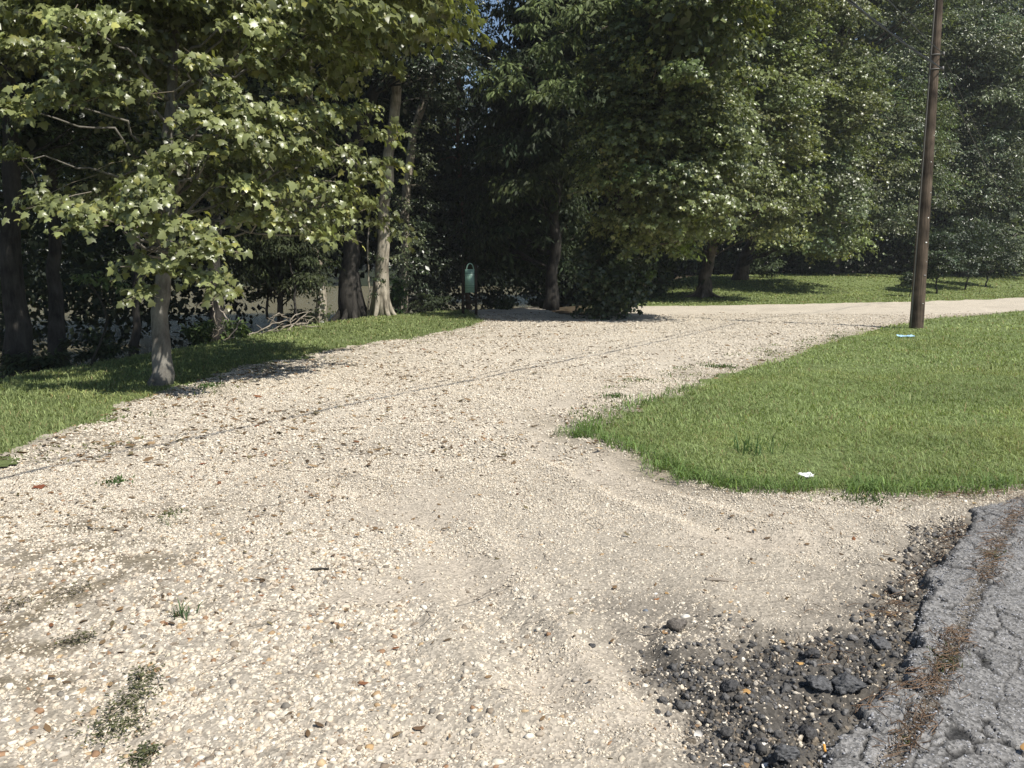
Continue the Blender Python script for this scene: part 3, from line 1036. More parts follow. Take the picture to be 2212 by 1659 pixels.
# --- ivy clad trunk
def ivy(t, tr, cr, tw, P, rs):
    iv = Acc()
    n = 1500
    q = rs.rand(n) ** .8
    zz = P[0, 2] + (P[-1, 2] - P[0, 2]) * q * .55
    ctr = np.column_stack([np.interp(zz, P[:, 2], P[:, i]) for i in range(2)])
    a = rs.rand(n) * 6.28
    rr = .16 + .10 * rs.rand(n) + .35 * rs.rand(n) ** 4
    pos = np.column_stack([ctr[:, 0] + rr * np.cos(a), ctr[:, 1] + rr * np.sin(a), zz])
    keep = fbm(pos, 2.2, 5, 3) > .44
    pos, a = pos[keep], a[keep]
    m = len(pos)
    out = np.column_stack([np.cos(a), np.sin(a), np.zeros(m)])
    leaves(iv, pos, unit(out * .4 + [0, 0, -.8] + rs.randn(m, 3) * .3), unit(out + [0, 0, .5] + rs.randn(m, 3) * .3), .1 * rs.uniform(.6, 1.2, m), leaf_tint(m, (.06, .075, .03), rs), 'star', rs=rs)
    iv.build('ivy', M['leaf'], t)


tree('ivy_clad_tree', 'pale sunlit trunk half covered in ivy, left of the buttressed cypress', 'tree', [(697, 692, 23.7), (694, 640, 23.7), (688, 570, 23.8), (676, 500, 23.9), (668, 300, 24), (690, -200, 24)], .14, .08,
     [(560, 860, -620, -10, 22.5, 3.)], 'oval', .12, DK, 206, 'palebark', 'leaf', GL, lr=.9, n_lobes=36, n_tw=24, per=7, front=.3, extra=ivy)


# --- buttressed cypress, dark, leaning to the right higher up
def butt(t, tr, cr, tw, P, rs):
    b = P[0]
    for a in np.linspace(0, 2 * np.pi, 8, endpoint=False):
        d = np.array([math.cos(a + .3), math.sin(a + .3), 0])
        e = b + d * rs.uniform(.5, .72)
        pts = np.array([e + [0, 0, -.05], e * .55 + b * .45 + [0, 0, .25], b + d * .2 + [0, 0, .75], b + d * .12 + [0, 0, 1.5]])
        V, fs = tube(trunk_path(pts, 9, .0, rs), np.linspace(.10, .10, 9), 8, .05, rs)
        tr.add(V, fs)
    dead_arm(t, tr, cr, tw, P, rs)
    limb(tr, at(770, 330, 25.3), at(700, 150, 24.6), .09, .05, rs, 0, .02)


tree('bald_cypress', 'dark cypress with a wide fluted base, leaning right above the lit trunk', 'tree', [(763, 683, 25.4), (758, 600, 25.4), (757, 480, 25.4), (764, 350, 25.3), (790, 215, 25.1), (850, 120, 24.9), (912, 10, 24.8), (960, -130, 24.7)], .235, .12,
     [(640, 1030, -560, 70, 24.5, 3.4), (770, 1010, -60, 165, 23.6, 1.1, .45), (700, 1020, -40, 250, 27, 1.6, .35)], 'oval', .13, (.033, .046, .024), 207, 'darkbark', 'leaf', GL, flare=1.75, flutes=7, lr=.95, n_lobes=58, n_tw=26, per=7, front=.3, fl_len=.14, extra=butt)  # second crown added in front to shade the leaning limb


# --- the pale sunlit trunk
def vine(t, tr, cr, tw, P, rs):
    limb(tr, at(794, 686, 25.1), at(797, 500, 25.2), .03, .02, rs, 0, .012, 6)
    limb(tr, at(797, 560, 25.2), at(797, 445, 25.2), .02, .015, rs, 0, .01, 6)
    b = P[0]
    for a in (.2, 1.7, 3.0, 4.4, 5.5):
        d = np.array([math.cos(a), math.sin(a), 0])
        e = b + d * rs.uniform(.38, .55)
        V, fs = tube(trunk_path(np.array([e + [0, 0, -.05], b + d * .25 + [0, 0, .3], b + d * .12 + [0, 0, 1.1]]), 8, 0, rs), np.linspace(.06, .09, 8), 7, .05, rs)
        tr.add(V, fs)
    iv = Acc()
    for px, py, hw in ((812, 560, 16), (818, 600, 12), (845, 470, 12), (806, 640, 9), (845, 420, 10)):
        lobe(iv, tw, at(px, py, 24.85), np.array([hw, hw, hw * 1.4]) * pxm(25), P[3], 10, 6, .10, (.05, .07, .03), 'oval', rs)
    iv.build('ivy', M['leaf'], t)


tree('pale_cypress', 'tall pale trunk lit by the sun, roots spreading beside the buttressed cypress', 'tree', [(823, 682, 25.1), (825, 600, 25.1), (830, 480, 25.1), (840, 370, 25.1), (853, 215, 25.1), (862, 60, 25.1), (868, -200, 25.1)], .185, .14,
     [(760, 1020, -640, -90, 26.5, 3.)], 'oval', .13, (.035, .05, .025), 208, 'palebark', 'leaf', GL, flare=1.35, flutes=6, lr=.95, n_lobes=40, n_tw=26, per=7, front=.3, extra=vine)


def lit_clump(lst, kind, size, base, hub=None, tl=None):  # boughs in sun: the light is put into a paler leaf colour
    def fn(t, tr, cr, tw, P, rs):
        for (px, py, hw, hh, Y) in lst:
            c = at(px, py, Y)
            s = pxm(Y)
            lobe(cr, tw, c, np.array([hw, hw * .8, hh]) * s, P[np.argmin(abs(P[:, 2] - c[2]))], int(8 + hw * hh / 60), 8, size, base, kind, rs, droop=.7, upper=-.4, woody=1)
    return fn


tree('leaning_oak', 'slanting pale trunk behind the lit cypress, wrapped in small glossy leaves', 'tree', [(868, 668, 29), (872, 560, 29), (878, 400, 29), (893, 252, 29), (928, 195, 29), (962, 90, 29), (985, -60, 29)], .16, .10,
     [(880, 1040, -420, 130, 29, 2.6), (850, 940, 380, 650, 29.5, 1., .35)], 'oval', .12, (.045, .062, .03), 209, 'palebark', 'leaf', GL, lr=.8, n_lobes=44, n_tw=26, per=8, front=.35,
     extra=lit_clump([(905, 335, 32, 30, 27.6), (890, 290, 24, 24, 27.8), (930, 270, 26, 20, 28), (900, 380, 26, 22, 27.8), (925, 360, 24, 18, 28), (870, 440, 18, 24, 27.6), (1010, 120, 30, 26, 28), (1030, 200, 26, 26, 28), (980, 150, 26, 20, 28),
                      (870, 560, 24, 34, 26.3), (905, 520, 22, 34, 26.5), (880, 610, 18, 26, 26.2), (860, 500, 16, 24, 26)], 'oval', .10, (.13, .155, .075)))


def pine_extra(t, tr, cr, tw, P, rs):
    for (p0, p1) in (((989, 262, 31), (1042, 232, 30.6)), ((989, 300, 31), (1030, 278, 30.6)), ((989, 280, 31), (962, 268, 30.8)), ((988, 190, 31), (1012, 130, 30.7)), ((1012, 130, 30.7), (1000, 96, 30.7)), ((1012, 190, 30.7), (1024, 235, 30.6)),
                     ((988, 330, 31), (1040, 325, 30.6)), ((988, 345, 31), (940, 352, 30.6)), ((988, 160, 31), (950, 120, 31)), ((988, 310, 31), (965, 290, 30.8))):
        limb(tr, at(*p0), at(*p1), .035, .012, rs, .1, .05, 5)
    for _ in range(40):
        py = rs.uniform(90, 480)
        px = 988 + rs.choice([-1, 1]) * rs.uniform(8, 70)
        c = at(px, py, rs.uniform(30.2, 31.5))
        lobe(cr, tw, c, np.array([.5, .5, .16]), at(988, py + 20, 31), 16, 9, .2, (.04, .055, .028) if rs.rand() < .8 else (.08, .10, .04), 'feath', rs, droop=.6, upper=-.8)


tree('pine_tree', 'slender pine with bare dead side branches standing before the sky gap', 'tree', [(1014, 664, 31), (998, 480, 31), (988, 250, 31), (987, 60, 31), (985, -120, 31)], .075, .05,
     [(940, 1040, -420, -80, 31, 1.6)], 'feath', .2, (.04, .055, .028), 210, 'pinebark', 'dullleaf', GL, lr=.7, n_lobes=24, n_tw=20, per=8, extra=pine_extra)

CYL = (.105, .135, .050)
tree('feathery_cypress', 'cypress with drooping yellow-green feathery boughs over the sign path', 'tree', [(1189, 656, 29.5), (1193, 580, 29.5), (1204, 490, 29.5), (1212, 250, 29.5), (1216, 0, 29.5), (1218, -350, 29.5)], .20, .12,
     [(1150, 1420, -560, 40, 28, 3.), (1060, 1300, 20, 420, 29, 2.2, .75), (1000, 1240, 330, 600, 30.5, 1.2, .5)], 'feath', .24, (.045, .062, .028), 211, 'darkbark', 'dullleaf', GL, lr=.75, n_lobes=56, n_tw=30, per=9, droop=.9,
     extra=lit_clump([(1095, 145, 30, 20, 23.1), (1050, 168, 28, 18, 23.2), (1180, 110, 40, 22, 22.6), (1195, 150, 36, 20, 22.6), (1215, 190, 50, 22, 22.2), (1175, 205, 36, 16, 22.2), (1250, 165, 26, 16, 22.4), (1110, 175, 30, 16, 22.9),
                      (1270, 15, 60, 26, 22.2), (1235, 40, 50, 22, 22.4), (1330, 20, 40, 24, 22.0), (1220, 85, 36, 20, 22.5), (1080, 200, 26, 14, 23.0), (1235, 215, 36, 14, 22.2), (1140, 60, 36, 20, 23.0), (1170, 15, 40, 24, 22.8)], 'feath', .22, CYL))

CYL = (.155, .19, .075)
SG = (.135, .160, .062)


def vines13(t, tr, cr, tw, P, rs):
    limb(tr, at(1345, 500, 24.6), at(1378, 372, 24.2), .08, .06, rs)
    limb(tr, at(1398, 490, 24.3), at(1428, 365, 23.9), .09, .06, rs)
    for _ in range(46):
        px, py = rs.uniform(1250, 1400), rs.uniform(480, 672)
        if py > 600 and not 1268 < px < 1372: continue
        c = at(px, py, rs.uniform(23.0, 25.2))
        lobe(cr, tw, c, np.array([.5, .5, .42]), at(1320, py, 25), 24, 7, .12, (.04, .058, .024), 'star', rs, droop=.9, upper=-1.)
    for _ in range(34):  # extra overhanging boughs, added to shade the gravel
        c = at(rs.uniform(1430, 1600), rs.uniform(230, 470), rs.uniform(21.2, 23.6))
        lobe(cr, tw, c, np.array([.75, .75, .45]), at(1390, 300, 24.6), 26, 8, .125, SG, 'star', rs, droop=.8, upper=-.5, woody=1)
    for px, py in ((1372, 612), (1362, 622), (1355, 600), (1405, 590)):
        lobe(cr, tw, at(px, py, 23.6), np.array([.14, .14, .2]), at(1320, py, 25), 7, 6, .13, (.10, .14, .04), 'star', rs, droop=.9, upper=-1.)


tree('sweetgum_tree', 'broad dark leafy tree at the gravel corner, vines hanging to the ground', 'tree', [(1318, 684, 25.2), (1322, 600, 25.2), (1345, 480, 25), (1375, 350, 24.8), (1390, 100, 24.6), (1400, -350, 24.5)], .2, .1,
     [(1400, 1640, -150, 20, 23.0, 3.0, .6), (1290, 1545, 30, 540, 23.6, 2.4, 1.5), (1400, 1640, -160, 200, 20.6, 1.4, .28)], 'star', .125, SG, 212, 'bark', 'leaf', GL, lr=.72, n_lobes=64, n_tw=26, per=8, droop=.8, extra=vines13, fill=.3)  # last crown reaches forward, added for its shade on the gravel


def roots(lst, r=.07):
    def fn(t, tr, cr, tw, P, rs):
        b = P[0]
        for a, l in lst:
            d = np.array([math.cos(a), math.sin(a), 0])
            z1 = float(tz(*(b + d * l)[:2])[0])
            V, fs = tube(trunk_path(np.array([b + d * .1 + [0, 0, .7], b + d * .3 + [0, 0, .22], np.array([*(b + d * l)[:2], z1 + .01]), np.array([*(b + d * l * 1.5)[:2], z1 - .06])]), 9, 0, rs), np.linspace(r * 1.3, r * .5, 9), 7, .06, rs)
            tr.add(V, fs)
    return fn


tree('leaning_sweetgum', 'tree with a leaning grey trunk and splayed roots on the mown grass', 'tree', [(1519, 643, 36.5), (1524, 600, 36.5), (1540, 540, 36.4), (1556, 430, 36), (1580, 250, 35.5), (1600, -100, 35)], .27, .12,
     [(1390, 1800, -520, 60, 34, 4.4), (1440, 1730, 70, 525, 34.5, 3., 1.25)], 'star', .13, (.14, .165, .065), 213, 'bark', 'leaf', GL, flare=1.5, flutes=5, lr=.95, n_lobes=70, n_tw=34, per=8, droop=.75, extra=roots([(3.3, .9), (4.4, .8), (5.6, .9), (.2, .7)]), fill=.3)
tree('shaded_oak', 'leaning trunk in shade just right of the splayed-root tree', 'tree', [(1598, 596, 44), (1612, 550, 44), (1640, 480, 43.5), (1680, 350, 43), (1700, 0, 42)], .32, .15,
     [(1560, 1860, -420, 120, 40, 4.6), (1650, 1860, 130, 545, 40, 3.2, 1.2)], 'star', .145, (.135, .16, .068), 214, 'bark', 'leaf', GL, lr=1.1, n_lobes=62, n_tw=34, per=8, droop=.75, fill=.3)
tree('rounded_oak', 'dense oak bulging over the dark hollow left of the utility pole', 'tree', [(1800, 590, 52), (1805, 540, 52), (1812, 400, 52), (1818, 0, 52)], .3, .15,
     [(1740, 2040, -360, 180, 49, 5.), (1770, 2010, 190, 505, 49, 3.6, 1.1)], 'oval', .19, (.115, .14, .066), 215, 'bark', 'leaf', GL, lr=1.3, n_lobes=62, n_tw=34, per=8, fill=.35)
tree('tall_oak', 'tall grey-green tree behind the utility pole', 'tree', [(1990, 592, 56), (1995, 540, 56), (2000, 400, 56), (2010, 0, 56)], .3, .15,
     [(1920, 2140, -90, 300, 55, 5.), (1960, 2130, 280, 560, 54, 3.5, .8)], 'oval', .21, (.11, .132, .072), 216, 'bark', 'leaf', GL, lr=1.4, n_lobes=56, n_tw=32, per=8, fill=.35)


def fork(t, tr, cr, tw, P, rs):
    limb(tr, at(2078, 545, 57), at(2085, 470, 57), .2, .16, rs)
    limb(tr, at(2085, 528, 52), at(2122, 420, 52), .17, .12, rs)


tree('forked_willow_oak', 'tree with a pale forked trunk right of the utility pole', 'tree', [(2082, 600, 53), (2084, 545, 53), (2098, 465, 53), (2125, 370, 53), (2150, 100, 53)], .2, .12,
     [(2050, 2260, 60, 380, 54, 4.5), (2060, 2230, 360, 585, 54, 3.2, .6)], 'oval', .2, (.115, .14, .075), 217, 'bark', 'leaf', GL, lr=1.3, n_lobes=46, n_tw=30, per=8, fill=.35, extra=fork)
tree('far_pecan', 'hazy grey-green tree rising to the sky at the right edge', 'tree', [(2215, 602, 66), (2218, 500, 66), (2220, 300, 66), (2225, 0, 66)], .35, .2,
     [(2090, 2420, 10, 430, 68, 6.)], 'oval', .26, (.09, .11, .078), 218, 'bark', 'leaf', GL, lr=1.7, n_lobes=60, n_tw=30, per=8, fill=.35)
tree('low_bright_tree', 'low light-green tree behind the row of saplings', 'tree', [(2190, 600, 58), (2190, 560, 58), (2192, 480, 58)], .15, .1,
     [(2120, 2290, 350, 575, 58, 3.2)], 'oval', .2, (.12, .15, .07), 219, 'bark', 'leaf', GL, lr=1.1, n_lobes=40, n_tw=26, per=8, fill=.35)

# saplings in a row on the mown grass
for i, (px, pb, pt, Y, hw, lab, hh) in enumerate([(1964, 641, 588, 38.5, 17, 'smallest sapling, a thin leafy whip just left of the utility pole', .62),
                                              (2021, 632, 500, 41, 46, 'sapling directly right of the utility pole with a thin bent stem', .72),
                                              (2084, 622, 470, 44, 60, 'thickest-stemmed sapling, second to the right of the utility pole', .75),
                                              (2131, 612, 480, 47, 56, 'sapling farthest from the pole, foliage hanging almost to the grass', .8)]):
    rs = np.random.RandomState(300 + i)
    b = at(px, pb, Y)
    b[2] = float(tz(b[0], b[1])[0])
    hgt = (pb - pt) * pxm(Y)
    t = thing('sapling', lab, 'sapling', b, 'saplings planted in a row on the far grass')
    tr, cr, tw = Acc(), Acc(), Acc()
    top = b + [.1 * hw * pxm(Y), 0, hgt * .85]
    P, _ = trunk(tr, [b - [0, 0, .05], b + [.05, 0, hgt * .3], top], .045 if i else .02, .015, rs, 1.2, 8, 10, wig=.012)
    c = b + [0, 0, hgt * (1 - hh / 2)]
    r = np.array([hw * pxm(Y), hw * pxm(Y), hgt * hh / 2])
    crown_auto(cr, tw, tr, c, r, 34 if i else 12, .34 if i else .18, 20, 7, .13 if i else .09, (.048, .068, .032), 'oval', rs, front=.3, P=P, fill=.3, woody=1)
    finish(t, tr, cr, tw, M['darkbark'], M['leaf'])


# ---- woodland masses behind, deep shade painted in as very dark leaf colours
def mass(name, n, xr, yr, zr, size, base, seed, kind='diam', dens=None):
    rs = np.random.RandomState(seed)
    A = Acc()
    m = n // 40
    cx_, cy_ = rs.uniform(*xr, m), rs.uniform(*yr, m)
    cz_ = rs.uniform(*zr, m)
    g = tz(cx_, cy_)
    c = np.repeat(np.column_stack([cx_, cy_, cz_ + g]), 40, 0)
    pos = c + rs.randn(len(c), 3) * size * np.array([2.6, 2.6, 1.5])
    k = len(pos)
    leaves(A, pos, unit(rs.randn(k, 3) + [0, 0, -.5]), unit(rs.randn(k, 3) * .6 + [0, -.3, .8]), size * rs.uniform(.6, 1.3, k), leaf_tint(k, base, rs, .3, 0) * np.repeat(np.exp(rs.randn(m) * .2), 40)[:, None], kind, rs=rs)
    return tag(A.build(name, M['dullleaf']), kind='stuff')


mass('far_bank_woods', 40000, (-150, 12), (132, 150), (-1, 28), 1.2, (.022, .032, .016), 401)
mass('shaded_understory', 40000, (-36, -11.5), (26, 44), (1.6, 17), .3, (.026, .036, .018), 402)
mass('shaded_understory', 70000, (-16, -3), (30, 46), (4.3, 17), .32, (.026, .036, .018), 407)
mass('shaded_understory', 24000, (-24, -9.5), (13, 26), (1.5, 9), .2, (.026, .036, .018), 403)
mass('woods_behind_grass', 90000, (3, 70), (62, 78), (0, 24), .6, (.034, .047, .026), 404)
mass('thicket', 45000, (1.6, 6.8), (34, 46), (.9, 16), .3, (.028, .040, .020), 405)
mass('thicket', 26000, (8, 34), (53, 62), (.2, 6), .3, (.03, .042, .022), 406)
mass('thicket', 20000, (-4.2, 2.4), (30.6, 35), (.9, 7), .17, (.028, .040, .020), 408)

# ------------------------------------------------------------------ grass
def blades(name, pg, bands, lift, base, seed, edge_long=True, kx=.68, pad=.5):
    rs = np.random.RandomState(seed)
    A = Acc()
    for (n, y0, y1, h, w) in bands:
        P = band(n, y0, y1, kx, pad, rs)
        sd = sdist(P, pg) + (fbm(P, 3., seed, 4) - .5) * .25
        kp = rs.rand(len(P)) < smooth(-.10, .22, sd + (fbm(P, 7., seed + 9, 3) - .5) * .3)
        P, sd = P[kp], sd[kp]
        m = len(P)
        if not m: continue
        cl = fbm(P, 2.2, seed + 2, 4)
        hh = h * rs.uniform(.45, 1.3, m) * (.55 + .9 * cl)
        lg = (rs.rand(m) < .03)
        hh[lg] *= 1.9
        a = rs.rand(m) * 6.28
        d = np.column_stack([np.cos(a), np.sin(a), np.zeros(m)])
        lean = rs.uniform(.4, 1.6, m)
        z = tz(P[:, 0], P[:, 1]) + lift * smooth(-.05, .35, sd) - .01
        b = np.column_stack([P, z])
        sdv = np.column_stack([-d[:, 1], d[:, 0], np.zeros(m)])
        ww = (w * rs.uniform(.6, 1.3, m))[:, None]
        mid = b + d * (hh * lean * .35)[:, None] + np.array([0, 0, 1.]) * (hh * .62)[:, None]
        tip = b + d * (hh * lean)[:, None] + np.array([0, 0, 1.]) * (hh * (1.05 - .25 * lean))[:, None]
        V = np.stack([b - sdv * ww * .5, b + sdv * ww * .5, mid + sdv * ww * .45, mid - sdv * ww * .45, tip], 1).reshape(-1, 3)
        o = np.arange(m)[:, None] * 5
        t = leaf_tint(m, base, rs, .25, 0)
        dry = rs.rand(m) < .07
        t[dry] = np.array([.30, .25, .12]) * rs.uniform(.6, 1.1, (dry.sum(), 1))
        t = t * (.72 + .6 * fbm(P, .7, seed + 4, 4))[:, None] * np.array([1, 1, 1]) 
        yl = smooth(.45, .7, fbm(P, 1.1, seed + 6, 4))[:, None]
        t = t * (1 + yl * np.array([.12, .05, 0]))
        A.add(V, [o + np.array([[0, 1, 2, 3]]), o + np.array([[3, 2, 4]])], np.repeat(t, 5, 0))
    return tag(A.build(name, M['grass']), kind='stuff')


GR = (.24, .30, .118)
blades('lawn_grass', LAWN, [(190000, 5.0, 7.5, .045, .005), (190000, 7.5, 11.5, .048, .007), (130000, 11.5, 19, .05, .012), (60000, 19, 34, .06, .025)], .02, GR, 501)
blades('verge_grass', VERGE, [(80000, 4.5, 9, .055, .007), (110000, 9, 15, .055, .010), (110000, 15, 29, .06, .018)], .02, (.215, .26, .105), 502, kx=.7)
blades('far_grass', FARL, [(120000, 30, 46, .07, .04), (60000, 46, 64, .08, .07)], .03, (.23, .275, .11), 503)

# sparse weeds on the bare soil beside the lawn
SPARSE = poly([(1262, 928), (1225, 905), (1240, 870), (1330, 830), (1450, 795), (1600, 762), (1750, 728), (1860, 705), (1900, 706), (1800, 736), (1700, 769), (1600, 801), (1500, 841), (1400, 871), (1310, 906)])


def sparse(name, pg, n, y0, y1, h, w, base, seed, thr):
    rs = np.random.RandomState(seed)
    P = band(n, y0, y1, .68, .5, rs)
    P = P[(sdist(P, pg) > 0) & (fbm(P, 2.6, seed, 4) > thr) & (sdist(P, ASPHALT) < -.02)]
    m = len(P)
    a = rs.rand(m) * 6.28
    d = np.column_stack([np.cos(a), np.sin(a), np.zeros(m)])
    hh = h * rs.uniform(.4, 1.2, m)
    le = rs.uniform(.4, 1.8, m)
    b = np.column_stack([P, gz(P)])
    sv = np.column_stack([-d[:, 1], d[:, 0], np.zeros(m)])
    ww = w * rs.uniform(.6, 1.3, m)[:, None]
    up = np.array([0, 0, 1.])
    mid = b + d * (hh * le * .4)[:, None] + up * (hh * .6)[:, None]
    tip = b + d * (hh * le)[:, None] + up * (hh * .8)[:, None]
    V = np.stack([b - sv * ww * .5, b + sv * ww * .5, mid + sv * ww * .45, mid - sv * ww * .45, tip], 1).reshape(-1, 3)
    o = np.arange(m)[:, None] * 5
    A = Acc()
    A.add(V, [o + np.array([[0, 1, 2, 3]]), o + np.array([[3, 2, 4]])], np.repeat(leaf_tint(m, base, rs, .35, .1), 5, 0))
    return tag(A.build(name, M['grass']), kind='stuff')


sparse('sparse_weeds', SPARSE, 60000, 7, 20, .035, .014, (.13, .16, .06), 511, .55)
sparse('sparse_weeds', np.vstack([VERGE[:17] + [.75, -.35], VERGE[16::-1] - [.05, 0]]), 60000, 5, 20, .03, .014, (.14, .15, .06), 512, .57)

# longer blades along the lawn's edge
rs = np.random.RandomState(505)
EDGE = poly([(1500, 839), (1400, 868), (1310, 903), (1265, 930), (1242, 944), (1300, 958), (1380, 983), (1440, 1018), (1500, 1044), (1600, 1062), (1700, 1068), (1800, 1068), (1900, 1064), (2050, 1064), (2212, 1056)])
A = Acc()
n = 3000
s_ = rs.rand(n) * (len(EDGE) - 1)
i_ = s_.astype(int)
P = EDGE[i_] * (1 - (s_ - i_))[:, None] + EDGE[i_ + 1] * (s_ - i_)[:, None] + rs.randn(n, 2) * .09
ok = fbm(P, 3.5, 77, 3) > .42
P = P[ok]
m = len(P)
hh = rs.uniform(.05, .12, m)
a = rs.rand(m) * 6.28
d = np.column_stack([np.cos(a), np.sin(a), np.zeros(m)])
sdv = np.column_stack([-d[:, 1], d[:, 0], np.zeros(m)])
b = np.column_stack([P, tz(P[:, 0], P[:, 1]) + .01])
ww = rs.uniform(.004, .008, m)[:, None]
mid = b + d * (hh * .45)[:, None] + np.array([0, 0, 1.]) * (hh * .7)[:, None]
tip = b + d * (hh * 1.2)[:, None] + np.array([0, 0, 1.]) * (hh * .75)[:, None]
V = np.stack([b - sdv * ww * .5, b + sdv * ww * .5, mid + sdv * ww * .45, mid - sdv * ww * .45, tip], 1).reshape(-1, 3)
o = np.arange(m)[:, None] * 5
A.add(V, [o + np.array([[0, 1, 2, 3]]), o + np.array([[3, 2, 4]])], np.repeat(leaf_tint(m, (.13, .20, .06), rs, .3, .03), 5, 0))
tag(A.build('edge_grass', M['grass']), kind='stuff')


# ------------------------------------------------------------------ small plants in the gravel
def tuft(name, label, cat, px, py, n, h, w, base, seed, spread=.04, group=None, lean=.6):
    rs = np.random.RandomState(seed)
    g = gp(px, py)
    b0 = np.array([g[0], g[1], float(gz(np.array([g[:2]]))[0])])
    A = Acc()
    P = b0 + np.column_stack([rs.randn(n) * spread, rs.randn(n) * spread, np.full(n, -.004)])
    a = rs.rand(n) * 6.28
    d = np.column_stack([np.cos(a), np.sin(a), np.zeros(n)])
    hh = h * rs.uniform(.5, 1.2, n)
    le = lean * rs.uniform(.2, 1.4, n)
    sv = np.column_stack([-d[:, 1], d[:, 0], np.zeros(n)])
    ww = w * rs.uniform(.7, 1.2, n)[:, None]
    z1 = np.array([0, 0, 1.])
    mid = P + d * (hh * le * .35)[:, None] + z1 * (hh * .6)[:, None]
    tip = P + d * (hh * le)[:, None] + z1 * (hh * (1.05 - .3 * le))[:, None]
    V = np.stack([P - sv * ww * .5, P + sv * ww * .5, mid + sv * ww * .45, mid - sv * ww * .45, tip], 1).reshape(-1, 3)
    o = np.arange(n)[:, None] * 5
    A.add(V, [o + np.array([[0, 1, 2, 3]]), o + np.array([[3, 2, 4]])], np.repeat(leaf_tint(n, base, rs, .25, .04), 5, 0))
    t = thing(name, label, cat, b0, group)
    A.build('foliage', M['grass'], t)
    return t


GT = 'green tufts growing in the gravel'
tuft('grass_tuft', 'spiky blue-green grass tuft standing alone in the gravel near the lower left', 'grass tuft', 396, 1340, 26, .085, .006, (.06, .10, .04), 601, .022, GT, .8)
tuft('grass_tuft', 'low bright green tuft on the gravel below the left end of the wire shadow', 'grass tuft', 250, 1040, 90, .045, .010, (.07, .12, .035), 602, .055, GT, 1.)
tuft('grass_tuft', 'olive tuft midway between the red leaf and the spiky tuft', 'grass tuft', 375, 1117, 60, .03, .009, (.10, .12, .04), 603, .05, GT, 1.2)
tuft('grass_tuft', 'thin pale tuft to the left of the grey dust patch', 'grass tuft', 357, 1140, 26, .06, .005, (.11, .13, .06), 604, .05, GT, 1.2)
tuft('grass_tuft', 'green tuft on the gravel just outside the tip of the lawn', 'grass tuft', 1324, 858, 150, .05, .012, (.075, .13, .035), 605, .085, GT, 1.)
tuft('grass_tuft', 'green tuft in the gravel farther up beside the lawn edge', 'grass tuft', 1554, 793, 150, .05, .015, (.08, .13, .04), 606, .12, GT, 1.)
tuft('grass_tuft', 'long-bladed tuft inside the lawn edge above the white litter', 'grass tuft', 1625, 985, 40, .20, .009, (.07, .13, .035), 607, .09, GT, .9)
tuft('grass_tuft', 'flat green patch on the gravel right of the white litter', 'grass tuft', 1865, 1088, 150, .03, .009, (.07, .10, .035), 608, .075, GT, 1.2)
tuft('grass_tuft', 'olive tuft at the sunny edge of the maple shadow', 'grass tuft', 447, 838, 120, .05, .016, (.08, .13, .04), 609, .10, GT, 1.)
tuft('grass_tuft', 'tuft in the seam of the asphalt among brown needles', 'grass tuft', 2043, 1448, 130, .04, .006, (.075, .085, .035), 610, .045, GT, 1.1)
tuft('grass_tuft', 'bright moss-green tuft in the lowest part of the asphalt seam', 'grass tuft', 1938, 1612, 110, .03, .007, (.085, .11, .035), 611, .035, GT, 1.1)
tuft('grass_tuft', 'small green tuft in the seam where needles lie near the lawn corner', 'grass tuft', 2150, 1215, 90, .05, .006, (.085, .10, .04), 612, .05, GT, 1.1)
for k, (px, py, n_, lb) in enumerate([(330, 895, 40, 'faint olive tuft just off the left verge'), (445, 850, 40, 'faint tuft beside the verge shadow'), (1370, 828, 60, 'sparse tuft on bare soil beside the lawn'), (1800, 728, 80, 'tuft merging with the lawn short of the pole')]):
    tuft('grass_tuft', lb, 'grass tuft', px, py, n_, .045, .012, (.09, .125, .045), 620 + k, .12, GT, 1.1)


def weed(name, label, pts, n, size, base, seed, r):
    rs = np.random.RandomState(seed)
    A = Acc()
    line = np.array([gp(*p)[:2] for p in pts])
    g = line.mean(0)
    t = thing(name, label, 'weed', (g[0], g[1], float(gz(np.array([g]))[0])), 'creeping weeds in the gravel')
    s = rs.rand(n) * (len(line) - 1)
    i = np.minimum(s.astype(int), len(line) - 2)
    P = line[i] * (1 - (s - i))[:, None] + line[i + 1] * (s - i)[:, None]
    P = P + rs.randn(n, 2) * r * (1 - .55 * s / (len(line) - 1))[:, None]
    z = gz(P) + rs.rand(n) * .035 + .004
    leaves(A, np.column_stack([P, z]), unit(rs.randn(n, 3) * [1, 1, .25]), unit(rs.randn(n, 3) * .35 + [0, 0, 1]), size * rs.uniform(.6, 1.3, n), leaf_tint(n, base, rs, .35, .03), 'oval', rs=rs)
    A.build('foliage', M['dullleaf'], t)
    S = Acc()
    for _ in range(14):
        k = rs.randint(n)
        k2 = rs.randint(n)
        p0, p1 = np.array([*P[k], z[k] - .004]), np.array([*P[k2], z[k2] - .004])
        if np.linalg.norm(p1 - p0) > .3: continue
        V, fs = tube(bend(p0, p1, 5, .004, .05, rs), np.full(5, .0016), 4)
        S.add(V, fs)
    if S.n: S.build('stem', M['stick'], t)


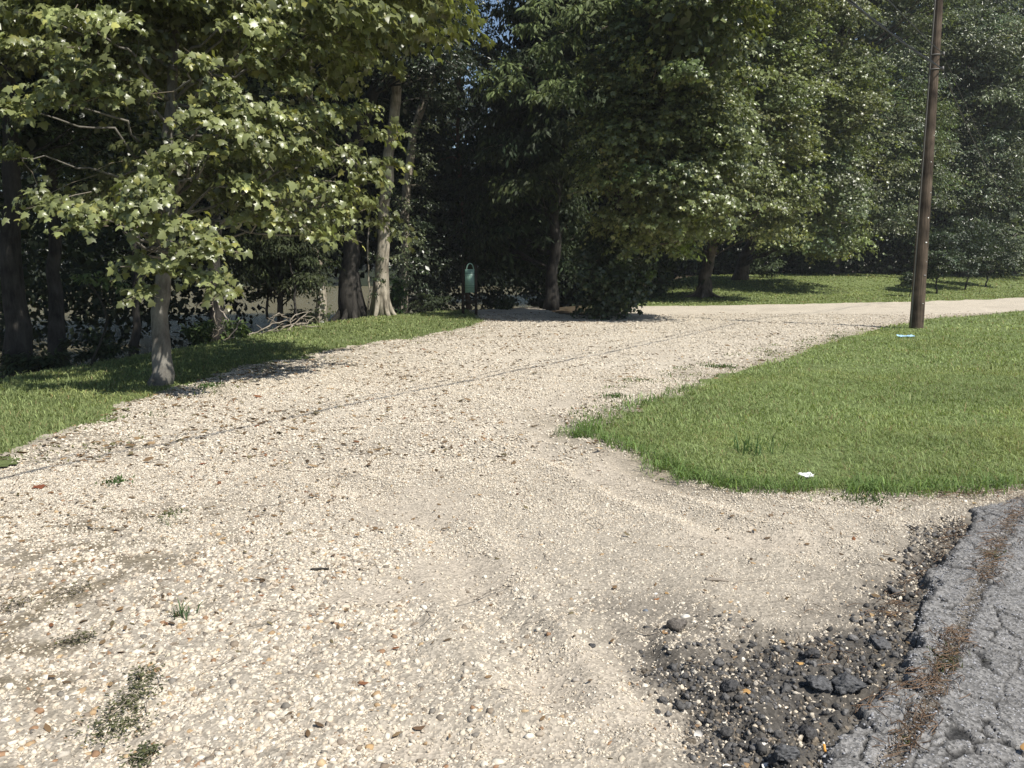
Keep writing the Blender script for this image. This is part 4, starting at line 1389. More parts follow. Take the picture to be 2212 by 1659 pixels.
weed('creeping_weed', 'dark green creeping weed spreading upward from the lower left gravel', [(235, 1600), (262, 1570), (295, 1510), (318, 1455)], 900, .015, (.095, .10, .05), 631, .055)
weed('creeping_weed', 'small dark weed cut off by the bottom edge', [(300, 1652), (325, 1640)], 240, .014, (.09, .10, .05), 632, .03)
weed('creeping_weed', 'flattened dark weed left of the spiky tuft', [(130, 1395), (200, 1385)], 190, .014, (.10, .10, .055), 633, .035)
weed('creeping_weed', 'thin brown-green weed in the upper left of the stony dark patch', [(140, 1300), (190, 1275)], 150, .014, (.11, .10, .055), 634, .05)
weed('creeping_weed', 'brown-green weed at the left edge of the near gravel', [(5, 1330), (60, 1310)], 170, .015, (.12, .11, .06), 635, .06)

# ------------------------------------------------------------------ dry leaves and litter
rs = np.random.RandomState(701)


def litter(name, n, y0, y1, smin, smax, dens, seed, up=.0):
    rs = np.random.RandomState(seed)
    P = band(n, y0, y1, .66, .4, rs)
    ok = (sdist(P, GRAVEL) > -.1) & (sdist(P, ASPHALT) < .1)
    P = P[ok]
    P = P[rs.rand(len(P)) < dens(P)]
    m = len(P)
    A = Acc()
    c = np.array([(.20, .13, .07), (.26, .18, .10), (.13, .09, .055), (.32, .22, .12), (.17, .14, .08), (.22, .10, .05)])[rs.choice(6, m, p=[.28, .2, .25, .07, .15, .05])] * rs.uniform(.7, 1.2, (m, 1))
    a = rs.rand(m) * 6.28
    d = np.column_stack([np.cos(a), np.sin(a), rs.randn(m) * .15])
    leaves(A, np.column_stack([P, gz(P) + .008 + .012 * rs.rand(m)]), d, unit(rs.randn(m, 3) * .35 + [0, 0, 1]), smin + (smax - smin) * rs.rand(m) ** 1.5, c, 'oval', rs=rs)
    return tag(A.build(name, M['litter']), kind='stuff')


def dleft(P):
    e = -sdist(P, VERGE)
    return (.22 + .78 * smooth(4.5, .2, e)) * (.25 + 1.2 * smooth(.4, .68, fbm(P, 1.2, 81, 4)))


litter('leaf_litter', 8500, 6, 13, .04, .10, dleft, 711)
litter('leaf_litter', 7000, 13, 27, .06, .13, dleft, 712)
litter('leaf_litter', 4200, 2.1, 6, .02, .055, lambda P: (.12 + .5 * smooth(-.2, -1.6, P[:, 0])) * (.3 + smooth(.4, .65, fbm(P, 2., 82, 3))), 713)

# leaves that lie singly
LFS = [(86, 1056, .085, (.22, .075, .04), 'maple', 'red-brown lobed leaf on the gravel near the left edge'), (110, 1066, .07, (.26, .15, .08), 'oval', 'tan leaf beside the red-brown lobed leaf'),
       (438, 1008, .06, (.38, .10, .04), 'star', 'small orange-red leaf right of the low bright tuft'), (620, 1239, .028, (.42, .16, .05), 'oval', 'tiny orange leaf left of the dust patch centre'),
       (797, 1018, .05, (.08, .06, .045), 'maple', 'dark curled leaf above the dust patch'), (1118, 1072, .035, (.12, .06, .04), 'oval', 'dark brown leaf upright on gravel in the middle'),
       (1195, 1000, .05, (.22, .15, .1), 'oval', 'brown leaf on gravel left of the lawn tip'), (1040, 1037, .05, (.18, .13, .09), 'oval', 'brown leaf above the middle of the driveway'),
       (1440, 1293, .034, (.42, .27, .12), 'oval', 'tan leaf above the dark asphalt clod'), (1436, 1383, .042, (.36, .22, .11), 'oval', 'tan leaf lying against the dark asphalt clod'),
       (1418, 1305, .03, (.34, .15, .06), 'oval', 'orange leaf beside a white shell above the clod'), (1665, 1118, .055, (.24, .17, .11), 'oval', 'brown leaf on gravel below the white litter'),
       (1588, 1420, .04, (.30, .20, .11), 'oval', 'brown leaf above the black rubble'), (1730, 1432, .034, (.55, .34, .13), 'maple', 'bright tan torn leaf on the black rubble'),
       (1826, 1444, .036, (.55, .34, .14), 'oval', 'pale orange leaf on rubble near the asphalt edge'), (1822, 1462, .030, (.5, .3, .13), 'oval', 'orange leaf just under the pale orange leaf'),
       (1907, 1428, .034, (.48, .33, .15), 'oval', 'tan leaf at the broken asphalt edge with a white pebble'), (1610, 1508, .03, (.5, .3, .12), 'star', 'small orange torn leaf in the middle of the rubble'),
       (1905, 1485, .036, (.5, .34, .16), 'oval', 'tan leaf in the hollow of the asphalt edge'), (1610, 1632, .046, (.33, .22, .12), 'oval', 'brown leaf low on the rubble among white shells'),
       (1890, 1320, .055, (.42, .29, .15), 'oval', 'tan leaf below the heap of brown pebbles'), (1925, 1322, .055, (.40, .26, .12), 'oval', 'brown leaf at the end of the pine needles'),
       (1690, 1385, .045, (.36, .24, .12), 'oval', 'long tan leaf at the top edge of the rubble'), (1505, 1545, .03, (.3, .2, .12), 'oval', 'dull leaf left of the rubble'),
       (905, 1585, .045, (.16, .10, .06), 'oval', 'brown curled leaf near the bottom in the middle'), (720, 1210, .04, (.15, .10, .07), 'oval', 'dark leaf fragment left of the dust patch'),
       (930, 1195, .05, (.16, .11, .075), 'oval', 'brown twig-like leaf across the dust'), (2210, 1650, .045, (.40, .24, .1), 'oval', 'tan leaf on asphalt at the right edge'),
       (1060, 1305, .03, (.22, .14, .08), 'oval', 'brown leaf below the dust patch'), (1990, 1222, .05, (.5, .38, .2), 'oval', 'pale tan leaf where gravel meets the asphalt tongue'),
       (2105, 1093, .05, (.45, .33, .18), 'oval', 'tan leaf near the lawn corner of the asphalt')]


def surf(p):
    P = np.array([p[:2]])
    s = sdist(P, ASPHALT)[0]
    g = float(gz(P)[0])
    if s > -.01:
        g = max(g, .036 * float(smooth(-.01, .022, s)) + .008)
    return g


for k, (px, py, s, c, kind, lab) in enumerate(LFS):
    rs = np.random.RandomState(720 + k)
    g = gp(px, py)
    T, f = TM[kind]
    a = rs.rand() * 6.28
    rot = np.array([[math.cos(a), -math.sin(a), 0], [math.sin(a), math.cos(a), 0], [0, 0, 1]])
    w = 1.35 if kind == 'oval' else 1.
    # a thin closed blade: top and underside, curled up at the ends
    V = (T * [w, 1, 1.5] - [0, .5, 0])
    V[:, 2] += .55 * V[:, 1] ** 2 + .25 * np.abs(V[:, 0]) * rs.uniform(.3, 1.4)
    V = np.vstack([V, V - [0, 0, .02]]) * s
    V[:, 2] -= V[:, 2].min()
    kk = len(T)
    F2 = np.vstack([f, f[:, ::-1] + kk])
    V = V @ rot.T + [g[0], g[1], surf(g) + .006]
    tt = np.tile(np.array(c), (len(V), 1)) * rs.uniform(.85, 1.1, (len(V), 1))
    tag(mesh_obj('dry_leaf', V, F2, M['litter'], None, tt), lab, 'leaf', 'dry leaves lying singly')

# pine needles
rs = np.random.RandomState(801)
A = Acc()
NL = [(np.array([gp(a, b)[:2] for a, b in [(2212, 1085), (2188, 1132), (2150, 1198), (2116, 1277)]]), 218, 0.040, .10),
      (np.array([gp(a, b)[:2] for a, b in [(2070, 1380), (2043, 1450), (2010, 1520)]]), 176, 0.032, .07), (np.array([gp(a, b)[:2] for a, b in [(1995, 1545), (1970, 1600), (1930, 1655)]]), 100, 0.028, .06),
      (np.array([gp(a, b)[:2] for a, b in [(2085, 1140), (2020, 1195), (1960, 1270), (1905, 1330)]]), 138, 0.040, .09), (np.array([gp(a, b)[:2] for a, b in [(1985, 1480), (1920, 1530), (1850, 1560)]]), 46, 0.034, .08),
      (np.array([gp(a, b)[:2] for a, b in [(2212, 1068), (2100, 1072), (2000, 1075)]]), 50, 0.057, .12), (np.array([gp(a, b)[:2] for a, b in [(1850, 1290), (1780, 1370), (1750, 1440)]]), 21, 0.092, .09)]
for line, n, sp, ln in NL:
    s = rs.rand(n) * (len(line) - 1)
    i = np.minimum(s.astype(int), len(line) - 2)
    C = line[i] * (1 - (s - i))[:, None] + line[i + 1] * (s - i)[:, None] + rs.randn(n, 2) * sp
    dirl = unit(line[i + 1] - line[i]) + rs.randn(n, 2) * .6
    dirl = unit(dirl)
    sa = sdist(C, ASPHALT)
    zz = np.maximum(gz(C), np.where(sa > -.01, .036 * smooth(-.01, .022, sa) - .004, -1)) + .004 + rs.rand(n) * .018
    L = ln * rs.uniform(.5, 1.2, n)
    c3 = np.column_stack([C, zz])
    d3 = np.column_stack([dirl, rs.randn(n) * .1])
    sv = np.column_stack([-dirl[:, 1], dirl[:, 0], np.zeros(n)]) * .0011
    upv = np.array([0, 0, .0022])
    p0, p1, pm = c3 - d3 * L[:, None] * .5, c3 + d3 * L[:, None] * .5, c3 + np.array([0, 0, 1.]) * (L * .06)[:, None] + sv * rs.randn(n, 1) * 5
    V = np.stack([p0 - sv, p0 + sv, pm + sv, pm - sv, p1 + sv, p1 - sv, p0 + upv, pm + upv, p1 + upv], 1).reshape(-1, 3)
    o = np.arange(n)[:, None] * 9
    q = np.array([[0, 1, 2, 3], [3, 2, 4, 5], [1, 6, 7, 2], [6, 0, 3, 7], [2, 7, 8, 4], [7, 3, 5, 8]])
    A.add(V, (o[:, None, :] + q[None]).reshape(-1, 4), np.repeat(np.array([.19, .125, .08]) * rs.uniform(.4, 1.5, (n, 1)), 9, 0))
tag(A.build('pine_needles', M['litter']), kind='stuff')

# thin twigs on the gravel
A = Acc()
for _ in range(70):
    P = band(1, 2.2, 6.5, .6, .1, rs)
    if sdist(P, GRAVEL)[0] < 0 or sdist(P, ASPHALT)[0] > -.1: continue
    a, L = rs.rand() * 6.28, rs.uniform(.06, .3)
    q = P[0] + np.array([math.cos(a), math.sin(a)]) * L
    e = np.array([P[0], q])
    ez = gz(e) + .012
    V, fs = tube(bend([*P[0], ez[0]], [*q, ez[1]], 6, .006, .05, rs), np.linspace(.0026, .001, 6), 4)
    A.add(V, fs)
tag(A.build('fallen_twigs', M['stick']), kind='stuff')


# ------------------------------------------------------------------ single stones and clods
def rock(name, label, cat, px, py, size, color, seed, mat='clod', group=None, sub=3, rough=.25, sink=.2):
    rs = np.random.RandomState(seed)
    me = bpy.data.meshes.new('tmp')
    import bmesh
    bm = bmesh.new()
    bmesh.ops.create_icosphere(bm, subdivisions=sub, radius=1.)
    V = np.array([v.co[:] for v in bm.verts])
    f = np.array([[v.index for v in fa.verts] for fa in bm.faces])
    bm.free()
    bpy.data.meshes.remove(me)
    n1 = fbm(V, 1.1, seed, 3) - .5
    n2 = fbm(V, 3.5, seed + 3, 3) - .5
    n3 = fbm(V, 8., seed + 5, 3) - .5
    V0 = V.copy()
    V = V * (1 + rough * 2.4 * n1 + rough * .9 * n2)[:, None]
    for _ in range(9):        # broken flats
        d = unit(rs.randn(3))
        h = rs.uniform(.45, .75)
        s = V @ d
        V = np.where((s > h)[:, None], V - np.outer(s - h, d) * .85, V)
    V = V + V0 * ((.55 if mat == 'clod' else .08) * n3)[:, None]
    V = V * np.array(size) * .5
    a = rs.rand() * 6.28
    V = V @ np.array([[math.cos(a), -math.sin(a), 0], [math.sin(a), math.cos(a), 0], [0, 0, 1]]).T
    V[:, 2] -= V[:, 2].min() * (1 - sink)
    g = gp(px, py)
    V = V + [g[0], g[1], surf(g) - .004]
    tt = np.tile(np.array(color), (len(V), 1)) * (.75 + .5 * fbm(V, 60., seed, 3))[:, None]
    return tag(mesh_obj(name, V, f, M[mat], None, tt, False), label, cat, group)


GC = 'chunks of broken black asphalt'
rock('asphalt_clod', 'largest loose asphalt clod, brown-grey, casting a shadow on the gravel', 'clod', 1462, 1372, (.098, .085, .075), (.13, .115, .10), 901, group=GC, rough=.3)
for k, (px, py, s, lab) in enumerate([(1396, 1372, .030, 'small dark clod left of the largest clod'), (1393, 1412, .026, 'small black clod below and left of the largest clod'), (1440, 1412, .024, 'black clod just beneath the largest clod'),
                                      (1336, 1375, .022, 'lone black clod at the left of the clods'), (1540, 1450, .045, 'black chunk at the upper left rim of the rubble'), (1622, 1438, .036, 'black chunk on top of the rubble'),
                                      (1695, 1408, .045, 'jagged black chunk, left of a pair on the rubble'), (1755, 1418, .058, 'jagged black chunk, right of a pair on the rubble'), (1578, 1497, .062, 'flat grey-topped chunk in the left of the rubble'),
                                      (1600, 1408, .028, 'black chunk at the rim above the rubble'), (1420, 1533, .024, 'dark clod on the gravel left of the rubble'), (1745, 1580, .07, 'flat grey chunk low in the rubble'),
                                      (1278, 1410, .03, 'dark grey broken piece left of the clods'), (1510, 1398, .03, 'brown-black clod right of the largest clod'), (1660, 1470, .04, 'black lump in the centre of the rubble'),
                                      (1830, 1490, .13, 'wide grey block of asphalt breaking off the road edge'), (1900, 1390, .10, 'block of asphalt hanging at the road edge near the dark hole'), (1770, 1490, .09, 'grey lump between the rubble and the road edge'),
                                      (1700, 1640, .08, 'grey lump at the bottom of the rubble')]):
    rock('asphalt_clod', lab, 'clod', px, py, (s * 1.15, s, s * (.8 if s < .08 else .6)), (.07, .068, .068) if s < .08 else (.10, .10, .102), 910 + k, group=GC, rough=.35, sub=3 if s < .05 else 4)
for k, (px, py, s, c, lab) in enumerate([(1393, 1328, .034, (.17, .19, .22), 'blue-grey stone above the largest clod'), (1416, 1323, .024, (.22, .17, .13), 'brown pointed stone beside the blue-grey stone'), (738, 1621, .040, (.27, .22, .17), 'big brown pebble near the bottom edge'),
                                        (1245, 1480, .03, (.45, .40, .34), 'rounded pale stone in the dusty middle'), (1100, 1405, .03, (.5, .45, .38), 'pale stone right of the dust patch'), (1004, 1432, .026, (.35, .24, .14), 'tan pebble left of the pale stones'),
                                        (800, 1622, .03, (.42, .28, .14), 'orange pebble near the bottom edge'), (1590, 1275, .024, (.42, .27, .14), 'orange-tan stone right of the stick'), (1660, 1280, .026, (.4, .28, .16), 'orange-tan stone farther right of the stick'),
                                        (1648, 1408, .026, (.34, .23, .13), 'squarish brown stone at the rubble rim'), (1085, 1535, .034, (.36, .32, .27), 'grey-brown stone in the gravel below the dust'), (530, 1450, .03, (.30, .18, .11), 'red-brown pebble left of centre'),
                                        (1480, 1340, .045, (.66, .62, .54), 'white shell fragment behind the largest clod'), (1420, 1293, .03, (.7, .68, .64), 'white shell piece above the blue-grey stone'), (1460, 1545, .02, (.3, .28, .25), 'small grey stone left of the rubble')]):
    rock('loose_stone', lab, 'stone', px, py, (s * 1.2, s, s * .65), c, 940 + k, 'stone', 'single loose stones on the driveway', 2, .14)


# small broken lumps heaped in the rubble
rs = np.random.RandomState(961)
P_ = band(60000, 1.9, 4.6, .66, .2, rs)
P_ = P_[(rs.rand(len(P_)) < dark_at(P_) ** 2) & (sdist(P_, ASPHALT) < .05)][:760]
T0, f0 = ico()
T1 = [T0[a] for a in range(12)]
mid, f1 = {}, []
for a, b_, c_ in f0:
    q = []
    for u_, v_ in ((a, b_), (b_, c_), (c_, a)):
        k_ = (min(u_, v_), max(u_, v_))
        if k_ not in mid:
            mid[k_] = len(T1)
            T1.append(unit(T0[u_] + T0[v_]))
        q.append(mid[k_])
    f1 += [(a, q[0], q[2]), (b_, q[1], q[0]), (c_, q[2], q[1]), (q[0], q[1], q[2])]
n_ = len(P_)
X_, Y_, Z_ = rot_frames(n_, rs, .6)
S_ = (.009 + .045 * rs.beta(1., 4.5, n_))[:, None] * np.column_stack([rs.uniform(.8, 1.3, n_), rs.uniform(.7, 1.1, n_), rs.uniform(.55, .9, n_)]) * .5
zz_ = gz(P_) + .010 * rs.rand(n_) + S_[:, 2] * .5
A = Acc()
A.add(place(np.array(T1), np.column_stack([P_, zz_]), X_, Y_, Z_, S_, .32, rs), rep_faces(np.array(f1), n_, 42), np.repeat(np.array([.10, .096, .092]) * rs.uniform(.5, 1.7, (n_, 1)), 42, 0))
tag(A.build('broken_asphalt', M['clod']), kind='stuff')


# white clam shell halves in the bottom of the rubble: thin open cups
def shell(px, py, s, lab, seed, rotx):
    rs = np.random.RandomState(seed)
    nu, nv = 7, 14
    V = []
    for i in range(nu):
        q = (i + .15) / nu
        for j in range(nv):
            a = 2 * np.pi * j / nv
            rr = q * (1 + .03 * math.cos(9 * a))
            V.append((rr * math.cos(a) * 1.15, rr * math.sin(a), .42 * q * q))
    V = np.array(V)
    Vt = np.vstack([V, V * [.97, .97, 1] + [0, 0, .06]]) * s * .5
    f = []
    for L in (0, nu * nv):
        for i in range(nu - 1):
            for j in range(nv):
                q = [L + i * nv + j, L + i * nv + (j + 1) % nv, L + (i + 1) * nv + (j + 1) % nv, L + (i + 1) * nv + j]
                f.append(q if L else q[::-1])
    for j in range(nv):
        a, b_ = (nu - 1) * nv + j, (nu - 1) * nv + (j + 1) % nv
        f.append([a, b_, b_ + nu * nv, a + nu * nv])
    c_, s_ = math.cos(rotx), math.sin(rotx)
    Vt = Vt @ np.array([[1, 0, 0], [0, c_, -s_], [0, s_, c_]]).T
    Vt[:, 2] -= Vt[:, 2].min()
    g = gp(px, py)
    Vt = Vt + [g[0], g[1], surf(g) + .003]
    tt = np.array([.74, .71, .66]) * np.ones((len(Vt), 1)) * rs.uniform(.85, 1.05, (len(Vt), 1))
    tag(mesh_obj('clam_shell', Vt, np.array(f), M['stone'], None, tt, True), lab, 'shell', 'white shell halves in the rubble')


shell(1654, 1607, .034, 'open white shell half, uppermost of the shells at the rubble foot', 981, .5)
shell(1657, 1638, .032, 'white shell half in the middle of the shells at the rubble foot', 982, .3)
shell(1712, 1632, .026, 'white shell half right of the other shells at the rubble foot', 983, 2.6)
shell(1572, 1645, .03, 'white shell half lowest at the left of the rubble foot', 984, .2)
shell(1508, 1573, .03, 'grey-rimmed shell half left of the rubble foot', 985, 1.2)

# a flat weathered stick
g = gp(1548, 1263)
A = Acc()
a = -.18
p0, p1 = np.array([g[0] - .052, g[1] + .012, surf(g) + .012]), np.array([g[0] + .055, g[1] - .012, surf(g) + .012])
V, fs = tube(bend(p0, p1, 9, .004, .015, R), np.array([.009, .011, .012, .011, .012, .011, .010, .009, .005]), 8, .12, R)
V[:, 2] = surf(g) + .010 + (V[:, 2] - surf(g) - .012) * .6
A.add(V, fs)
tag(A.build('wood_stick', M['stick']), 'flat weathered piece of wood lying on the gravel above the clods', 'stick')
g = gp(690, 1240)
A = Acc()
V, fs = tube(bend([g[0] - .04, g[1], surf(g) + .01], [g[0] + .045, g[1] + .01, surf(g) + .012], 7, .003, .02, R), np.linspace(.008, .006, 7), 7, .12, R)
A.add(V, fs)
tag(A.build('wood_stick', M['darkbark']), 'short dark stick beside the tiny orange leaf', 'stick')

# cigarette butt
g = gp(1779, 1652)
z0 = surf(g) + .012
t = thing('cigarette_butt', 'orange-tipped cigarette butt at the bottom edge of the rubble', 'cigarette', (g[0], g[1], z0))
d = unit(np.array([.12, .9, .55]))
c0 = np.array([g[0], g[1], z0])
V, fs = tube(np.array([c0 - d * .012, c0 + d * .010]), [.004, .004], 12)
mesh_obj('filter', V, fs, M['filter'], t, None, True)
V, fs = tube(np.array([c0 + d * .0102, c0 + d * .017]), [.004, .0038], 12)
mesh_obj('paper_end', V, fs, M['cigwhite'], t, None, True)


def crumple(name, label, px, py, size, mat, seed, lift=.05, sx=1.4):
    rs = np.random.RandomState(seed)
    n = 15
    u = np.linspace(-1, 1, n)
    X, Y_ = np.meshgrid(u, u)
    P = np.column_stack([X.ravel(), Y_.ravel()])
    z = (fbm(P, 1.6, seed, 4)) * 1.0
    V = np.column_stack([P[:, 0] * sx + (fbm(P, 2.2, seed + 1, 3) - .5) * .9, P[:, 1] * .8 + (fbm(P, 2.2, seed + 2, 3) - .5) * .9, z]) * size * .5
    g = gp(px, py)
    V[:, 2] -= V[:, 2].min()
    V = V + [g[0], g[1], lift + float(tz(g[0], g[1])[0])]
    i = np.arange(n - 1)[:, None] * n
    j = np.arange(n - 1)[None, :]
    f = np.stack([i + j, i + j + 1, i + n + j + 1, i + n + j], -1).reshape(-1, 4)
    V2 = np.vstack([V, V - [0, 0, .002]])
    b_ = np.concatenate([np.arange(n), np.arange(1, n) * n + n - 1, (n - 1) * n + np.arange(n - 2, -1, -1), np.arange(n - 2, 0, -1) * n])
    e = np.column_stack([b_, np.roll(b_, -1), np.roll(b_, -1) + n * n, b_ + n * n])
    o = mesh_obj(name, V2, np.vstack([f, f[:, ::-1] + n * n, e]), M[mat], None, None)
    return tag(o, label, 'litter')


crumple('paper_scrap', 'crumpled white paper lying in the lawn near its lower edge', 1741, 1044, .10, 'paper', 991, .05, 1.)
crumple('plastic_wrapper', 'pale blue plastic wrapper lying in the grass left of the pole base', 1957, 733, .2, 'blue', 992, .05, 1.5)


# ------------------------------------------------------------------ brush pile, shrub, weeds at the bank edge
def loc(px, py, Y):
    p = at(px, py, Y)
    return np.array([p[0], p[1], float(tz(p[0], p[1])[0])])


t = thing('brush_pile', 'heap of bare grey branches at the top of the bank behind the maple', 'branches', loc(560, 715, 18.8))
BR = [((432, 738, 17), (500, 700, 17.2)), ((455, 742, 16.8), (492, 690, 17)), ((492, 690, 17), (474, 668, 17.1)), ((474, 668, 17.1), (470, 640, 17.2)), ((456, 730, 17), (466, 700, 17.2)), ((466, 700, 17.2), (458, 652, 17.3)),
      ((478, 735, 17), (490, 697, 17)), ((492, 735, 16.8), (525, 690, 17)), ((440, 720, 17), (480, 715, 17)), ((470, 744, 16.6), (540, 716, 17.4)), ((520, 722, 17.5), (585, 712, 18.5)), ((560, 715, 18), (640, 688, 19)),
      ((580, 710, 18.5), (600, 678, 18.5)), ((600, 678, 18.5), (622, 690, 19)), ((598, 680, 18.5), (577, 697, 18.5)), ((620, 715, 19), (690, 705, 20)), ((640, 700, 19.5), (700, 690, 20.5)), ((590, 716, 18.6), (660, 700, 19)),
      ((655, 712, 19.5), (700, 718, 20)), ((560, 722, 18), (620, 700, 18.8)), ((625, 693, 19), (650, 676, 19.2)), ((610, 706, 19), (680, 694, 20)), ((650, 690, 19.4), (672, 672, 19.6))]
rs = np.random.RandomState(1001)
for p0, p1 in BR:
    A = Acc()
    V, fs = tube(bend(at(*p0), at(*p1), 7, .03, .04, rs), np.linspace(.017, .007, 7), 6, .1, rs)
    A.add(V, fs)
    q0, q1 = at(*p0), at(*p1)
    for _ in range(2):
        s = q0 + (q1 - q0) * rs.uniform(.3, .9)
        e = s + rs.randn(3) * .16 + [0, 0, .08]
        V, fs = tube(bend(s, e, 4, 0, .05, rs), np.linspace(.010, .004, 4), 4)
        A.add(V, fs)
    A.build('branch', M['stick'], t, True)


def bush(name, label, cat, px, py, Y, hw, hh, n, per, size, base, kind, seed, leafm='leaf', group=None, stems=6):
    rs = np.random.RandomState(seed)
    b = loc(px, py, Y)
    t = thing(name, label, cat, b, group)
    cr, tw, st = Acc(), Acc(), Acc()
    s = pxm(Y)
    c = b + [0, 0, hh * s]
    for _ in range(n):
        d = unit(rs.randn(3))
        p = c + d * np.array([hw, hw * .8, hh]) * s * rs.uniform(.3, 1)
        lobe(cr, tw, p, np.array([hw, hw, hh * .7]) * s * .38, b, 12, per, size, base, kind, rs, droop=.5, upper=-.8)
    for _ in range(stems):
        V, fs = tube(bend(b + rs.randn(3) * [.08, .08, 0] - [0, 0, .05], c + rs.randn(3) * np.array([hw, hw, hh]) * s * .4, 6, 0, .03, rs), np.linspace(.014, .006, 6), 5)
        st.add(V, fs)
    cr.build('foliage', M[leafm], t)
    st.build('stem', M['darkbark'], t)


bush('leafy_seedling', 'small bright leafy seedling growing out of the brush pile', 'plant', 515, 735, 17.2, 26, 24, 9, 6, .12, (.10, .145, .045), 'oval', 1011, stems=4)
bush('weed_clump', 'tall grassy weed clump at the left end of the brush pile', 'plant', 432, 745, 16.6, 26, 26, 12, 9, .13, (.065, .095, .035), 'feath', 1012, 'dullleaf')
bush('bank_shrub', 'dark shrub with muddy water behind it, left of the ivy trunk', 'shrub', 655, 690, 23.5, 34, 26, 14, 7, .12, (.045, .06, .028), 'oval', 1013, 'dullleaf')
bush('bank_shrub', 'dark low shrub below the feathery sapling', 'shrub', 560, 695, 24, 40, 14, 12, 7, .12, (.04, .055, .025), 'oval', 1014, 'dullleaf')
bush('bank_shrub', 'dark shrub at the foot of the black trunk by the river', 'shrub', 500, 705, 21.5, 34, 20, 12, 7, .12, (.04, .055, .025), 'oval', 1015, 'dullleaf')
bush('bank_shrub', 'bright feathery shrub at the right foot of the pale cypress', 'shrub', 858, 672, 26.4, 20, 44, 12, 8, .16, (.055, .10, .035), 'feath', 1016, 'dullleaf')
bush('bank_shrub', 'leafy shrub behind the broad tree at the gravel corner', 'shrub', 1412, 630, 36.5, 34, 44, 14, 8, .16, (.075, .11, .04), 'star', 1017)
bush('bank_shrub', 'low shrub in the dappled shade left of the feathery cypress trunk', 'shrub', 1098, 650, 29, 28, 12, 10, 7, .12, (.05, .07, .03), 'oval', 1018, 'dullleaf')
bush('bank_shrub', 'dark shrubs at the far left below the thick trunk', 'shrub', 70, 800, 12.6, 80, 26, 16, 7, .10, (.04, .055, .025), 'oval', 1019, 'dullleaf')
bush('bank_shrub', 'dark shrub left of the maple trunk on the bank', 'shrub', 215, 770, 14.5, 60, 34, 16, 7, .10, (.04, .055, .025), 'oval', 1020, 'dullleaf')
bush('bank_shrub', 'leafless-looking shrub with pale twigs beyond the shaded oak', 'shrub', 1640, 590, 46, 50, 30, 14, 8, .2, (.055, .075, .035), 'oval', 1021, 'dullleaf')
bush('bank_shrub', 'dark shrub in the hollow under the rounded oak', 'shrub', 1760, 590, 50, 60, 22, 14, 8, .2, (.035, .05, .024), 'oval', 1022, 'dullleaf')
bush('bank_shrub', 'dark bushes behind the sign post', 'shrub', 930, 664, 28.6, 60, 26, 16, 8, .14, (.035, .048, .022), 'feath', 1023, 'dullleaf')
bush('bank_shrub', 'dark bush right of the sign against the water', 'shrub', 1068, 664, 33, 40, 34, 14, 8, .15, (.035, .048, .022), 'feath', 1024, 'dullleaf')

# lit bough hanging at the far left
rs = np.random.RandomState(1031)
b = loc(190, 760, 12.4)
t = thing('understory_shrub', 'spindly shrub with one row of bright sunlit leaves at the far left', 'shrub', b)
A, tw, cr = Acc(), Acc(), Acc()
q = [b - [0, 0, .05], at(238, 690, 12.3), at(205, 625, 12.2), at(170, 590, 12.1)]
V, fs = tube(trunk_path(np.array(q), 12, .005, rs), np.linspace(.02, .008, 12), 6)
A.add(V, fs)
limb(A, at(185, 607, 12.2), at(290, 625, 12), .008, .004, rs)
for px, py in ((172, 592), (195, 600), (215, 612), (240, 615), (262, 618), (285, 622), (200, 590), (225, 600), (178, 604)):
    lobe(cr, tw, at(px, py, 12), np.array([.08, .08, .04]), at(200, 640, 12.2), 4, 4, .10, (.10, .14, .05), 'oval', rs)
A.build('stem', M['darkbark'], t, True)
cr.build('foliage', M['leaf'], t)

# low dark rail left of the sign
b = loc(905, 655, 29.5)
t = thing('hand_rail', 'low dark rail of slanting parallel bars on the bank left of the sign', 'rail', b)
for k, (p0, p1) in enumerate((((872, 650, 29.8), (952, 624, 30.2)), ((872, 656, 29.8), (952, 631, 30.2)), ((872, 670, 29.8), (952, 646, 30.2)))):
    V, fs = tube(bend(at(*p0), at(*p1), 4), np.full(4, .03), 8)
    mesh_obj('rail_bar', V, fs, M['steel'] if k < 1 else M['darkbark'], t, None, True)
for px, Y in ((880, 29.85), (912, 30), (945, 30.15)):
    f_ = (px - 872) / 80.
    p = at(px, 651 - 26 * f_, Y)
    V, fs = tube(np.array([[p[0], p[1], float(tz(p[0], p[1])[0]) - .05], p]), [.035, .035], 8)
    mesh_obj('post', V, fs, M['darkbark'], t, None, True)

# ------------------------------------------------------------------ sign
YS = 25.7
lp, rp = at(1000.5, 680, YS), at(1028.5, 680, YS)
s = pxm(YS)
gz_ = float(tz(lp[0], lp[1])[0])
t = thing('sign_board', 'green notice board with an arched top on two dark posts beside the gravel path', 'sign', ((lp[0] + rp[0]) / 2, YS, gz_))
ztop = at(1015, 572, YS)[2]
for p in (lp, rp):
    V, f = box([p[0], YS, (ztop + gz_ - .3) / 2], [.085, .085, ztop - gz_ + .3])
    mesh_obj('post', V, f, M['signpost'], t)
x0, x1 = at(1003.6, 600, YS)[0], at(1027.6, 600, YS)[0]
zt, zb = at(1015, 581.5, YS)[2], at(1015, 632, YS)[2]
cx_ = (x0 + x1) / 2
x0, x1 = lp[0] + .0445, rp[0] - .0445
pn, f = box([cx_, YS - .012, (zt + zb) / 2], [x1 - x0, .024, zt - zb])
panel = mesh_obj('panel', pn, f, M['signgreen'], t)
a_ = np.linspace(0, np.pi, 19)
rw, rh = 7.4 * s, (581.5 - 568.6) * s
arc = np.column_stack([cx_ + rw * np.cos(a_), np.full(19, YS - .012), zt - .01 + rh * np.sin(a_)])
V, fs = tube(arc, np.full(19, .016), 8)
mesh_obj('arch_loop', V, fs, M['signgreen'], t, None, True)
